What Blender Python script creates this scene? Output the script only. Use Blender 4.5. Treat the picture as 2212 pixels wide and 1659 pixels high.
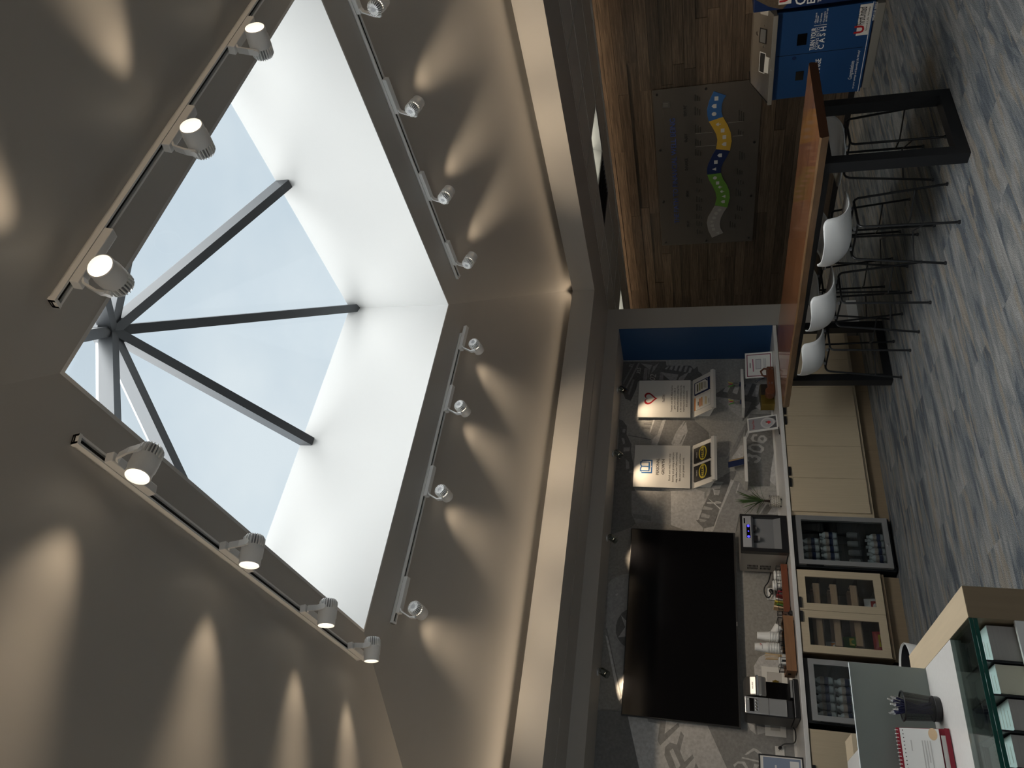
import bpy, bmesh, math, random
from mathutils import Vector, Matrix
random.seed(7)
PI = math.pi
S = bpy.context.scene
C = S.collection
for o in list(bpy.data.objects): bpy.data.objects.remove(o)

# ------------------------------------------------------------------ camera
# Image right is the way down in the room: the phone was held upright and the picture lies on its side.
H = 1.60
F_PX = 1564.53
_p, _r, _a = math.radians(14.84354), math.radians(-0.35484), math.radians(54.10459)
def _rows():
    cp, sp, cr, sr, sa, ca = math.cos(_p), math.sin(_p), math.cos(_r), math.sin(_r), math.sin(_a), math.cos(_a)
    Rm = Matrix(((1, 0, 0), (0, sp, -cp), (0, cp, sp)))
    Rz = Matrix(((cr, -sr, 0), (sr, cr, 0), (0, 0, 1)))
    M = Matrix(((sa, -ca, 0), (ca, sa, 0), (0, 0, 1)))
    return Rz @ Rm @ M
RC = _rows()                      # world -> (right, down, forward) of the upright phone
cam_d = bpy.data.cameras.new('camera'); cam = bpy.data.objects.new('camera', cam_d); C.objects.link(cam)
cam_d.sensor_width = 36.0; cam_d.sensor_fit = 'HORIZONTAL'; cam_d.lens = F_PX / 2212 * 36.0
cam_d.clip_start = 0.02; cam_d.clip_end = 300
_m = Matrix.Identity(4)
for i in range(3):
    _m[i][0] = RC[1][i]; _m[i][1] = RC[0][i]; _m[i][2] = -RC[2][i]
_m[2][3] = H
cam.matrix_world = _m
S.camera = cam

def ray(x, y):
    return RC.transposed() @ Vector((829.5 - y, x - 1106.0, F_PX))
def WZ(x, y, z):
    v = ray(x, y); t = (z - H) / v.z; return Vector((v.x * t, v.y * t, z))
def WX(x, y, X):
    v = ray(x, y); t = X / v.x; return Vector((X, v.y * t, H + v.z * t))
def WY(x, y, Y):
    v = ray(x, y); t = Y / v.y; return Vector((v.x * t, Y, H + v.z * t))

# ------------------------------------------------------------------ world, sun, exposure
S.view_settings.view_transform = 'Standard'; S.view_settings.look = 'None'
S.view_settings.gamma = 1.0; S.view_settings.use_curve_mapping = False
S.view_settings.exposure = 0.0
SKY = 0.88
world = bpy.data.worlds.new('overcast_sky'); S.world = world; world.use_nodes = True
nt = world.node_tree; nt.nodes.clear()
def wn(t, **k):
    n = nt.nodes.new(t)
    for a, b in k.items(): setattr(n, a, b)
    return n
w_out = wn('ShaderNodeOutputWorld'); w_bg = wn('ShaderNodeBackground'); w_tc = wn('ShaderNodeTexCoord')
w_map = wn('ShaderNodeMapping'); w_map.inputs['Scale'].default_value = (1.6, 1.6, 2.6)
w_no = wn('ShaderNodeTexNoise'); w_no.inputs['Scale'].default_value = 2.2; w_no.inputs['Detail'].default_value = 5
w_ra = wn('ShaderNodeValToRGB')
w_ra.color_ramp.elements[0].position = 0.35; w_ra.color_ramp.elements[0].color = (0.70, 0.81, 0.90, 1)
w_ra.color_ramp.elements[1].position = 0.68; w_ra.color_ramp.elements[1].color = (0.87, 0.95, 1.0, 1)
nt.links.new(w_tc.outputs['Generated'], w_map.inputs['Vector']); nt.links.new(w_map.outputs[0], w_no.inputs['Vector'])
nt.links.new(w_no.outputs['Fac'], w_ra.inputs['Fac']); nt.links.new(w_ra.outputs[0], w_bg.inputs['Color'])
w_bg.inputs['Strength'].default_value = SKY
nt.links.new(w_bg.outputs[0], w_out.inputs['Surface'])

SUN_E = 14.5
sun_d = bpy.data.lights.new('veiled_sun', 'SUN'); sun_d.energy = SUN_E; sun_d.angle = math.radians(105); sun_d.color = (1.0, 0.97, 0.93)
sun = bpy.data.objects.new('veiled_sun', sun_d); C.objects.link(sun)
_sd = Vector((0.08, 0.12, -1.0)).normalized()          # travels away from the camera, down through the skylight
sun.rotation_euler = _sd.to_track_quat('-Z', 'Y').to_euler(); sun.location = (-2, -2, 9)

# ------------------------------------------------------------------ plan of the room (metres)
OX0, OX1, OY0, OY1 = 1.09, 3.58, 1.43, 3.90      # skylight opening
OZ = 3.50                                        # its lower edge
SHZ = 4.33                                       # top of the shaft
APEX = Vector(((OX0 + OX1) / 2, (OY0 + OY1) / 2, 5.05))
RISE = 1.58                                      # plan width of the sloped ceiling
FX0, FX1, FY0, FY1 = OX0 - RISE, OX1 + RISE, OY0 - RISE, OY1 + RISE   # cove fascia
SLOPE = 0.30
ZC = 2.69                                        # low ceiling
WOODX = 7.57                                     # wood clad wall
COLX0, COLX1 = 5.43, 5.73
NY = 6.43                                        # front of the niche
MY = 7.02                                        # mural wall
NZ = 2.545                                       # niche ceiling
CZ = 0.87                                        # counter top
RX0, RY0 = -4.6, -4.2                            # rear walls, behind the camera
RX1, RY1 = 9.4, 9.2

# skylight portal and portals at the added rear windows guide the daylight
def portal(name, loc, rot, sx, sy):
    d = bpy.data.lights.new(name, 'AREA'); d.shape = 'RECTANGLE'; d.size = sx; d.size_y = sy
    d.cycles.is_portal = True
    o = bpy.data.objects.new(name, d); C.objects.link(o); o.location = loc; o.rotation_euler = rot
    return o
portal('skylight_portal', (APEX.x, APEX.y, SHZ - 0.02), (0, 0, 0), OX1 - OX0, OY1 - OY0)
portal('window_portal', (-1.2, RY0 - 0.05, 1.35), (PI / 2, 0, 0), 5.6, 2.1)
portal('window_portal', (RX0 - 0.05, 1.2, 1.35), (0, -PI / 2, 0), 2.1, 6.0)
# ------------------------------------------------------------------ helpers
MATS = {}
def mat(name, col=(0.5, 0.5, 0.5), rough=0.5, metal=0.0, spec=0.5, emit=None, es=0.0, alpha=None, coat=0.0, trans=0.0, noise=None, bump=None):
    """Principled material. noise=(scale xyz, amount) varies the colour; bump=(scale, strength)."""
    m = bpy.data.materials.new(name); m.use_nodes = True
    n = m.node_tree.nodes; l = m.node_tree.links; b = n['Principled BSDF']
    b.inputs['Base Color'].default_value = (*col, 1); b.inputs['Roughness'].default_value = rough
    b.inputs['Metallic'].default_value = metal; b.inputs['Specular IOR Level'].default_value = spec
    if emit: b.inputs['Emission Color'].default_value = (*emit, 1); b.inputs['Emission Strength'].default_value = es
    if coat: b.inputs['Coat Weight'].default_value = coat; b.inputs['Coat Roughness'].default_value = 0.08
    if trans: b.inputs['Transmission Weight'].default_value = trans
    if noise or bump:
        tc = n.new('ShaderNodeTexCoord'); mp = n.new('ShaderNodeMapping'); l.new(tc.outputs['Object'], mp.inputs['Vector'])
    if noise:
        sc, amt = noise; mp.inputs['Scale'].default_value = sc
        nz = n.new('ShaderNodeTexNoise'); nz.inputs['Scale'].default_value = 1.0; nz.inputs['Detail'].default_value = 4
        l.new(mp.outputs[0], nz.inputs['Vector'])
        mx = n.new('ShaderNodeMix'); mx.data_type = 'RGBA'
        mx.inputs['A'].default_value = (*[c * (1 - amt) for c in col], 1); mx.inputs['B'].default_value = (*[min(1, c * (1 + amt)) for c in col], 1)
        l.new(nz.outputs['Fac'], mx.inputs['Factor']); l.new(mx.outputs['Result'], b.inputs['Base Color'])
    if bump:
        n2 = n.new('ShaderNodeTexNoise'); n2.inputs['Scale'].default_value = bump[0]; n2.inputs['Detail'].default_value = 3
        l.new(tc.outputs['Object'], n2.inputs['Vector'])
        bp = n.new('ShaderNodeBump'); bp.inputs['Strength'].default_value = bump[1]; bp.inputs['Distance'].default_value = 0.004
        l.new(n2.outputs['Fac'], bp.inputs['Height']); l.new(bp.outputs[0], b.inputs['Normal'])
    MATS[name] = m
    return m

def glass(name, tint=(1, 1, 1), refl=1.0, rough=0.0):
    """Thin pane: clear (tinted) with Fresnel reflection, lets daylight through."""
    m = bpy.data.materials.new(name); m.use_nodes = True
    n = m.node_tree.nodes; l = m.node_tree.links; n.clear()
    o = n.new('ShaderNodeOutputMaterial'); t = n.new('ShaderNodeBsdfTransparent'); g = n.new('ShaderNodeBsdfGlossy')
    t.inputs['Color'].default_value = (*tint, 1); g.inputs['Roughness'].default_value = rough
    fr = n.new('ShaderNodeLayerWeight'); fr.inputs['Blend'].default_value = 0.5
    pw = n.new('ShaderNodeMath'); pw.operation = 'POWER'; pw.inputs[1].default_value = 5.0; l.new(fr.outputs['Facing'], pw.inputs[0])
    ma = n.new('ShaderNodeMath'); ma.operation = 'MULTIPLY_ADD'; ma.inputs[1].default_value = 0.96; ma.inputs[2].default_value = 0.04; l.new(pw.outputs[0], ma.inputs[0])
    mm = n.new('ShaderNodeMath'); mm.operation = 'MULTIPLY'; mm.inputs[1].default_value = refl; mm.use_clamp = True
    mx = n.new('ShaderNodeMixShader')
    l.new(ma.outputs[0], mm.inputs[0]); l.new(mm.outputs[0], mx.inputs[0]); l.new(t.outputs[0], mx.inputs[1]); l.new(g.outputs[0], mx.inputs[2])
    l.new(mx.outputs[0], o.inputs['Surface'])
    MATS[name] = m
    return m

class MB:
    def __init__(s): s.v = []; s.f = []
    def add(s, vs, fs):
        k = len(s.v); s.v += [tuple(p) for p in vs]; s.f += [tuple(i + k for i in f) for f in fs]; return s
    def box(s, x0, x1, y0, y1, z0, z1):
        if x0 > x1: x0, x1 = x1, x0
        if y0 > y1: y0, y1 = y1, y0
        if z0 > z1: z0, z1 = z1, z0
        return s.add([(x0, y0, z0), (x1, y0, z0), (x1, y1, z0), (x0, y1, z0), (x0, y0, z1), (x1, y0, z1), (x1, y1, z1), (x0, y1, z1)],
                     [(0, 3, 2, 1), (4, 5, 6, 7), (0, 1, 5, 4), (1, 2, 6, 5), (2, 3, 7, 6), (3, 0, 4, 7)])
    def poly(s, pts): return s.add(pts, [tuple(range(len(pts)))])
    def prism(s, pts, d):
        """polygon (3D points) extruded by vector d"""
        n = len(pts); d = Vector(d); a = [Vector(p) for p in pts]; b = [p + d for p in a]
        return s.add(a + b, [tuple(range(n))[::-1], tuple(range(n, 2 * n))] + [(i, (i + 1) % n, n + (i + 1) % n, n + i) for i in range(n)])
    def tube(s, path, r, n=8, closed=False):
        P = [Vector(p) for p in path]; m = len(P); rings = []
        prev = None
        for i, p in enumerate(P):
            if closed: t = P[(i + 1) % m] - P[i - 1]
            else: t = P[min(i + 1, m - 1)] - P[max(i - 1, 0)]
            t.normalize()
            if prev is None:
                u = t.orthogonal().normalized()
            else:
                u = (prev - t * prev.dot(t)); u = u.normalized() if u.length > 1e-6 else t.orthogonal().normalized()
            prev = u; w = t.cross(u); rr = r[i] if isinstance(r, (list, tuple)) else r
            rings.append([p + (u * math.cos(2 * PI * k / n) + w * math.sin(2 * PI * k / n)) * rr for k in range(n)])
        vs = [q for R_ in rings for q in R_]; fs = []
        for i in range(m if closed else m - 1):
            j = (i + 1) % m
            for k in range(n):
                fs.append((i * n + k, i * n + (k + 1) % n, j * n + (k + 1) % n, j * n + k))
        if not closed: fs += [tuple(range(n))[::-1], tuple(range((m - 1) * n, m * n))]
        return s.add(vs, fs)
    def lathe(s, prof, c=(0, 0, 0), n=24, axis=None, caps=True):
        """prof = [(radius, height)], axis = unit vector (default z)"""
        c = Vector(c); A = Vector(axis).normalized() if axis is not None else Vector((0, 0, 1)); U = A.orthogonal().normalized()
        if axis is None: U = Vector((1, 0, 0))
        W = A.cross(U); vs = []; fs = []
        for r, h in prof:
            vs += [c + A * h + (U * math.cos(2 * PI * k / n) + W * math.sin(2 * PI * k / n)) * r for k in range(n)]
        for i in range(len(prof) - 1):
            for k in range(n): fs.append((i * n + k, i * n + (k + 1) % n, (i + 1) * n + (k + 1) % n, (i + 1) * n + k))
        if caps: fs += [tuple(range(n))[::-1], tuple(range((len(prof) - 1) * n, len(prof) * n))]
        return s.add(vs, fs)
    def xform(s, M):
        s.v = [tuple(M @ Vector(p)) for p in s.v]; return s
    def build(s, name, m, parent=None, smooth=False, bevel=0.0, seg=2, local=False):
        me = bpy.data.meshes.new(name)
        off = Vector((0, 0, 0))
        if parent is not None and not local: off = root_loc(parent)
        me.from_pydata([tuple(Vector(p) - off) for p in s.v], [], s.f); me.update()
        if bevel:
            bm = bmesh.new(); bm.from_mesh(me)
            bmesh.ops.remove_doubles(bm, verts=bm.verts, dist=1e-6)
            es = [e for e in bm.edges if len(e.link_faces) == 2 and e.calc_face_angle(0) > 0.5]
            bmesh.ops.bevel(bm, geom=es, offset=bevel, segments=seg, affect='EDGES', profile=0.5, clamp_overlap=True)
            bm.to_mesh(me); bm.free()
        me.materials.append(MATS[m] if isinstance(m, str) else m)
        if smooth:
            for p in me.polygons: p.use_smooth = True
            try: me.set_sharp_from_angle(angle=math.radians(38))
            except Exception: pass
        o = bpy.data.objects.new(name, me); C.objects.link(o)
        if parent is not None: o.parent = parent
        return o

def root_loc(o):
    l = Vector((0, 0, 0))
    while o is not None: l += o.location; o = o.parent
    return l
def tag(o, label, cat, group=None):
    o['label'] = label; o['category'] = cat
    if group: o['group'] = group
    return o
def thing(name, label, cat, loc=(0, 0, 0), group=None, rz=0):
    o = bpy.data.objects.new(name, None); C.objects.link(o); o.location = loc; o.rotation_euler = (0, 0, rz)
    o.empty_display_size = 0.1
    return tag(o, label, cat, group)
def struct(o, label=None):
    o['kind'] = 'structure'
    if label: o['label'] = label
    return o
def dup(root, loc, rz=0, label=None):
    r = root.copy(); C.objects.link(r); r.location = loc; r.rotation_euler = (0, 0, rz)
    if label: r['label'] = label
    for ch in list(root.children):
        c = ch.copy(); C.objects.link(c); c.parent = r
        for g in list(ch.children):
            d = g.copy(); C.objects.link(d); d.parent = c
    return r
def box(name, m, x0, x1, y0, y1, z0, z1, parent=None, bevel=0.0, local=False):
    return MB().box(x0, x1, y0, y1, z0, z1).build(name, m, parent, bevel=bevel, local=local)

_fc = [0]
def text(s, size, origin, right, up, m, parent, name='lettering', align='LEFT', depth=0.0006, sx=1.0, bold=0.0, local=False, shear=0.0):
    """Lettering as a thin mesh lying on a surface: origin is the baseline start (or centre)."""
    cu = bpy.data.curves.new('t', 'FONT'); cu.body = s; cu.size = size; cu.align_x = align; cu.extrude = depth; cu.resolution_u = 2
    cu.offset = bold; cu.space_line = 1.0; cu.shear = shear
    ob = bpy.data.objects.new('t', cu)
    me = bpy.data.meshes.new_from_object(ob)
    bpy.data.objects.remove(ob); bpy.data.curves.remove(cu)
    r = Vector(right).normalized(); u = Vector(up).normalized(); n = r.cross(u)
    o = Vector(origin)
    off = Vector((0, 0, 0)) if (parent is None or local) else root_loc(parent)
    for v in me.vertices:
        v.co = o + r * v.co.x * sx + u * v.co.y + n * (v.co.z + depth) - off
    me.materials.clear(); me.materials.append(MATS[m])
    ob = bpy.data.objects.new(name, me); C.objects.link(ob)
    if parent is not None: ob.parent = parent
    return ob

def vcol_mat(name, rough=0.6, noise_amt=0.0, noise_scale=30.0):
    m = bpy.data.materials.new(name); m.use_nodes = True
    n = m.node_tree.nodes; l = m.node_tree.links; b = n['Principled BSDF']; b.inputs['Roughness'].default_value = rough
    a = n.new('ShaderNodeVertexColor'); a.layer_name = 'Col'
    if noise_amt:
        tc = n.new('ShaderNodeTexCoord'); nz = n.new('ShaderNodeTexNoise'); nz.inputs['Scale'].default_value = noise_scale; nz.inputs['Detail'].default_value = 6
        mx = n.new('ShaderNodeMix'); mx.data_type = 'RGBA'; mx.blend_type = 'MULTIPLY'; mx.inputs['Factor'].default_value = 1.0
        mr = n.new('ShaderNodeMapRange'); mr.inputs['From Min'].default_value = 0.3; mr.inputs['From Max'].default_value = 0.7
        mr.inputs['To Min'].default_value = 1 - noise_amt; mr.inputs['To Max'].default_value = 1 + noise_amt
        l.new(tc.outputs['Object'], nz.inputs['Vector']); l.new(nz.outputs['Fac'], mr.inputs['Value'])
        l.new(a.outputs['Color'], mx.inputs['A']); l.new(mr.outputs[0], mx.inputs['B']); l.new(mx.outputs['Result'], b.inputs['Base Color'])
    else: l.new(a.outputs['Color'], b.inputs['Base Color'])
    MATS[name] = m
    return m
def printed(name, m, polys, parent, nrm, step=0.0002, base=0.0006):
    """Flat print: polygons of world points with a colour each, laid one over the other by hair's breadths."""
    off = root_loc(parent) if parent is not None else Vector((0, 0, 0)); nrm = Vector(nrm)
    vs, fs, cols = [], [], []
    for i, (pts, c) in enumerate(polys):
        k = len(vs); vs += [tuple(Vector(p) + nrm * (base + step * i) - off) for p in pts]; fs.append(tuple(range(k, k + len(pts))))
        cols.append(c if not isinstance(c, (int, float)) else (c, c, c))
    me = bpy.data.meshes.new(name); me.from_pydata(vs, [], fs); me.update()
    at = me.color_attributes.new('Col', 'FLOAT_COLOR', 'CORNER')
    for p in me.polygons:
        for li in p.loop_indices: at.data[li].color = (*cols[p.index], 1)
    me.materials.append(MATS[m])
    o = bpy.data.objects.new(name, me); C.objects.link(o)
    if parent is not None: o.parent = parent
    return o

# ------------------------------------------------------------------ materials
mat('wall_paint', (0.43, 0.408, 0.378), 0.55, noise=((9, 9, 9), 0.02), bump=(160, 0.05))
mat('cove_paint', (0.41, 0.397, 0.375), 0.5, noise=((9, 9, 9), 0.02))
mat('white_paint', (0.63, 0.64, 0.64), 0.5, bump=(120, 0.04))
mat('blue_paint', (0.022, 0.072, 0.185), 0.55)
mat('tile_white', (0.62, 0.59, 0.55), 0.85, noise=((160, 160, 160), 0.08))
mat('tee_white', (0.52, 0.50, 0.47), 0.5)
mat('bronze_alu', (0.105, 0.112, 0.12), 0.42, 0.6)
mat('alu_light', (0.42, 0.43, 0.45), 0.4, 0.7)
mat('white_metal', (0.80, 0.81, 0.81), 0.35)
mat('black_metal', (0.010, 0.011, 0.013), 0.45)
mat('black_plastic', (0.012, 0.012, 0.014), 0.35)
mat('black_gloss', (0.004, 0.004, 0.005), 0.08, coat=0.0)
mat('dark_slot', (0.004, 0.004, 0.004), 0.8)
mat('steel', (0.55, 0.53, 0.50), 0.32, 0.95, noise=((2, 2, 260), 0.08))
mat('steel_side', (0.46, 0.44, 0.41), 0.45, 0.7)
mat('silver', (0.62, 0.62, 0.62), 0.3, 0.8)
mat('chrome', (0.8, 0.8, 0.8), 0.12, 1.0)
mat('grey_plastic', (0.17, 0.175, 0.185), 0.45)
mat('mid_grey', (0.30, 0.31, 0.33), 0.45)
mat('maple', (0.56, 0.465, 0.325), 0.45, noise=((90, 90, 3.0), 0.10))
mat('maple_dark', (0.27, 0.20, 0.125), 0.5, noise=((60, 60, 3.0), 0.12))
mat('maple_top', (0.60, 0.49, 0.34), 0.4, noise=((60, 5, 60), 0.10))
mat('quartz', (0.74, 0.73, 0.71), 0.22, noise=((70, 70, 70), 0.05))
mat('white_plastic', (0.80, 0.80, 0.78), 0.38)
mat('shell_white', (0.80, 0.81, 0.81), 0.42)
mat('paper', (0.80, 0.80, 0.78), 0.8)
mat('paper_blue', (0.74, 0.79, 0.81), 0.8)
mat('paper_cream', (0.66, 0.62, 0.50), 0.8)
mat('board_white', (0.78, 0.77, 0.74), 0.25)
mat('ink', (0.02, 0.02, 0.022), 0.7)
mat('ink_grey', (0.06, 0.055, 0.05), 0.7)
mat('ink_blue', (0.045, 0.085, 0.36), 0.6)
mat('ink_white', (0.86, 0.87, 0.88), 0.6)
mat('ink_soft', (0.55, 0.54, 0.52), 0.6)
mat('red', (0.42, 0.015, 0.02), 0.5)
mat('book_blue', (0.035, 0.14, 0.36), 0.5)
mat('navy', (0.010, 0.022, 0.085), 0.5)
mat('orange', (0.62, 0.20, 0.03), 0.5)
mat('yellow', (0.66, 0.55, 0.06), 0.45)
mat('green', (0.10, 0.36, 0.06), 0.5)
mat('charcoal', (0.022, 0.022, 0.024), 0.4)
mat('gold', (0.40, 0.29, 0.07), 0.3, 0.8)
mat('leather', (0.14, 0.045, 0.020), 0.5, noise=((40, 40, 40), 0.25))
mat('mahogany', (0.17, 0.052, 0.024), 0.4, noise=((8, 80, 80), 0.22))
mat('walnut_box', (0.25, 0.125, 0.06), 0.45, noise=((6, 70, 70), 0.30))
mat('crate_wood', (0.55, 0.37, 0.23), 0.6, noise=((10, 90, 90), 0.22))
mat('stir_wood', (0.50, 0.36, 0.20), 0.7, noise=((60, 60, 4), 0.2))
mat('kiosk_blue', (0.010, 0.060, 0.19), 0.45, noise=((1.6, 1.6, 1.6), 0.20))
mat('kiosk_navy', (0.008, 0.025, 0.10), 0.35)
mat('kiosk_grey', (0.24, 0.23, 0.21), 0.5)
mat('kiosk_photo', (0.10, 0.075, 0.05), 0.5, noise=((60, 60, 60), 0.6))
mat('leaf', (0.055, 0.11, 0.035), 0.5, noise=((30, 30, 6), 0.35))
mat('soil', (0.03, 0.022, 0.016), 0.9)
mat('pot_white', (0.66, 0.64, 0.58), 0.5)
mat('burgundy', (0.26, 0.008, 0.025), 0.5)
mat('peach', (0.72, 0.52, 0.32), 0.7)
mat('pen_navy', (0.012, 0.014, 0.075), 0.3)

mat('glass_edge', (0.010, 0.085, 0.065), 0.06, coat=0.6)
mat('lens_glow', (1, 0.9, 0.75), 0.4, emit=(1.0, 0.86, 0.66), es=3.2)
mat('troffer_glow', (1, 1, 0.95), 0.4, emit=(1.0, 0.95, 0.76), es=5.0)
mat('led_blue', (0.02, 0.02, 0.3), 0.3, emit=(0.06, 0.05, 1.0), es=2.2)
mat('led_strip', (1, 0.8, 0.55), 0.4, emit=(1.0, 0.72, 0.42), es=1.0)
mat('bottle_plastic', (0.60, 0.64, 0.66), 0.15, spec=0.8)
mat('cap_white', (0.62, 0.64, 0.66), 0.4)
mat('fridge_dark', (0.012, 0.014, 0.016), 0.4)
mat('chip_red', (0.35, 0.03, 0.03), 0.4)
mat('chip_white', (0.72, 0.70, 0.66), 0.4)
mat('chip_yellow', (0.60, 0.48, 0.05), 0.4)
mat('chip_green', (0.10, 0.25, 0.05), 0.4)
glass('sky_glass', (0.97, 0.985, 0.99), 0.4)
glass('fridge_glass', (0.80, 0.83, 0.83), 1.6)
glass('cab_glass', (0.85, 0.87, 0.87), 1.5)
glass('top_glass', (0.90, 0.965, 0.95), 0.8)
glass('clear_plastic', (0.86, 0.88, 0.89), 1.6)
glass('spot_glass', (0.50, 0.54, 0.50), 2.0, 0.1)
vcol_mat('mural_ink', 0.55, 0.16, 42.0)
vcol_mat('flat_ink', 0.45)

def acrylic():
    m = bpy.data.materials.new('acrylic'); m.use_nodes = True
    n = m.node_tree.nodes; l = m.node_tree.links; n.clear()
    o = n.new('ShaderNodeOutputMaterial'); t = n.new('ShaderNodeBsdfTransparent'); t.inputs['Color'].default_value = (0.72, 0.72, 0.72, 1)
    d = n.new('ShaderNodeBsdfPrincipled'); d.inputs['Base Color'].default_value = (0.17, 0.152, 0.135, 1); d.inputs['Roughness'].default_value = 0.35
    x = n.new('ShaderNodeMixShader'); x.inputs[0].default_value = 0.55
    l.new(t.outputs[0], x.inputs[1]); l.new(d.outputs[0], x.inputs[2]); l.new(x.outputs[0], o.inputs['Surface']); MATS['acrylic'] = m
acrylic()

def mesh_screen():
    """Perforated metal: fine square holes."""
    m = bpy.data.materials.new('mesh_black'); m.use_nodes = True
    n = m.node_tree.nodes; l = m.node_tree.links; b = n['Principled BSDF']; b.inputs['Base Color'].default_value = (0.012, 0.012, 0.013, 1); b.inputs['Roughness'].default_value = 0.4
    u = n.new('ShaderNodeUVMap'); mp = n.new('ShaderNodeMapping'); mp.inputs['Rotation'].default_value = (0, 0, PI / 4); mp.inputs['Scale'].default_value = (1, 1, 1)
    ck = n.new('ShaderNodeTexVoronoi'); ck.distance = 'CHEBYCHEV'; ck.inputs['Scale'].default_value = 1.0; ck.inputs['Randomness'].default_value = 0.0
    l.new(u.outputs[0], mp.inputs[0]); l.new(mp.outputs[0], ck.inputs['Vector'])
    c = n.new('ShaderNodeMath'); c.operation = 'GREATER_THAN'; c.inputs[1].default_value = 0.33
    l.new(ck.outputs['Distance'], c.inputs[0]); l.new(c.outputs[0], b.inputs['Alpha']); MATS['mesh_black'] = m
mesh_screen()

def wood_wall_mat():
    m = bpy.data.materials.new('walnut_plank'); m.use_nodes = True
    n = m.node_tree.nodes; l = m.node_tree.links; b = n['Principled BSDF']; b.inputs['Roughness'].default_value = 0.5
    oi = n.new('ShaderNodeObjectInfo'); tc = n.new('ShaderNodeTexCoord'); mp = n.new('ShaderNodeMapping'); mp.inputs['Scale'].default_value = (1, 1.1, 26)
    cb = n.new('ShaderNodeCombineXYZ'); mu = n.new('ShaderNodeMath'); mu.operation = 'MULTIPLY'; mu.inputs[1].default_value = 60
    l.new(oi.outputs['Random'], mu.inputs[0]); l.new(mu.outputs[0], cb.inputs[0]); l.new(mu.outputs[0], cb.inputs[1])
    va = n.new('ShaderNodeVectorMath'); l.new(tc.outputs['Object'], mp.inputs[0]); l.new(mp.outputs[0], va.inputs[0]); l.new(cb.outputs[0], va.inputs[1])
    nz = n.new('ShaderNodeTexNoise'); nz.inputs['Scale'].default_value = 2.4; nz.inputs['Detail'].default_value = 8; nz.inputs['Roughness'].default_value = 0.72; nz.inputs['Distortion'].default_value = 0.5
    l.new(va.outputs[0], nz.inputs['Vector'])
    cr = n.new('ShaderNodeValToRGB'); e = cr.color_ramp.elements
    e[0].position = 0.30; e[0].color = (0.030, 0.022, 0.016, 1); e[1].position = 0.72; e[1].color = (0.185, 0.136, 0.098, 1)
    q = e.new(0.5); q.color = (0.094, 0.068, 0.048, 1)
    l.new(nz.outputs['Fac'], cr.inputs[0])
    mr = n.new('ShaderNodeMapRange'); mr.inputs['To Min'].default_value = 0.68; mr.inputs['To Max'].default_value = 1.25; l.new(oi.outputs['Random'], mr.inputs['Value'])
    mx = n.new('ShaderNodeMix'); mx.data_type = 'RGBA'; mx.blend_type = 'MULTIPLY'; mx.inputs['Factor'].default_value = 1
    l.new(cr.outputs[0], mx.inputs['A']); l.new(mr.outputs[0], mx.inputs['B']); l.new(mx.outputs['Result'], b.inputs['Base Color'])
    bp = n.new('ShaderNodeBump'); bp.inputs['Strength'].default_value = 0.35; bp.inputs['Distance'].default_value = 0.004
    l.new(nz.outputs['Fac'], bp.inputs['Height']); l.new(bp.outputs[0], b.inputs['Normal']); MATS['walnut_plank'] = m
wood_wall_mat()

def table_mat():
    m = bpy.data.materials.new('slab_wood'); m.use_nodes = True
    n = m.node_tree.nodes; l = m.node_tree.links; b = n['Principled BSDF']; b.inputs['Roughness'].default_value = 0.22; b.inputs['Coat Weight'].default_value = 0.5; b.inputs['Coat Roughness'].default_value = 0.06
    tc = n.new('ShaderNodeTexCoord'); mp = n.new('ShaderNodeMapping'); mp.inputs['Scale'].default_value = (16, 0.7, 16)
    nz = n.new('ShaderNodeTexNoise'); nz.inputs['Scale'].default_value = 1.6; nz.inputs['Detail'].default_value = 7; nz.inputs['Roughness'].default_value = 0.6; nz.inputs['Distortion'].default_value = 1.2
    l.new(tc.outputs['Object'], mp.inputs[0]); l.new(mp.outputs[0], nz.inputs['Vector'])
    cr = n.new('ShaderNodeValToRGB'); e = cr.color_ramp.elements
    e[0].position = 0.30; e[0].color = (0.085, 0.030, 0.012, 1); e[1].position = 0.70; e[1].color = (0.42, 0.19, 0.085, 1)
    q = e.new(0.46); q.color = (0.28, 0.105, 0.042, 1)
    l.new(nz.outputs['Fac'], cr.inputs[0]); l.new(cr.outputs[0], b.inputs['Base Color']); MATS['slab_wood'] = m
table_mat()
mat('live_edge', (0.17, 0.095, 0.045), 0.28, coat=0.5, noise=((14, 9, 30), 0.45))

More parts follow.
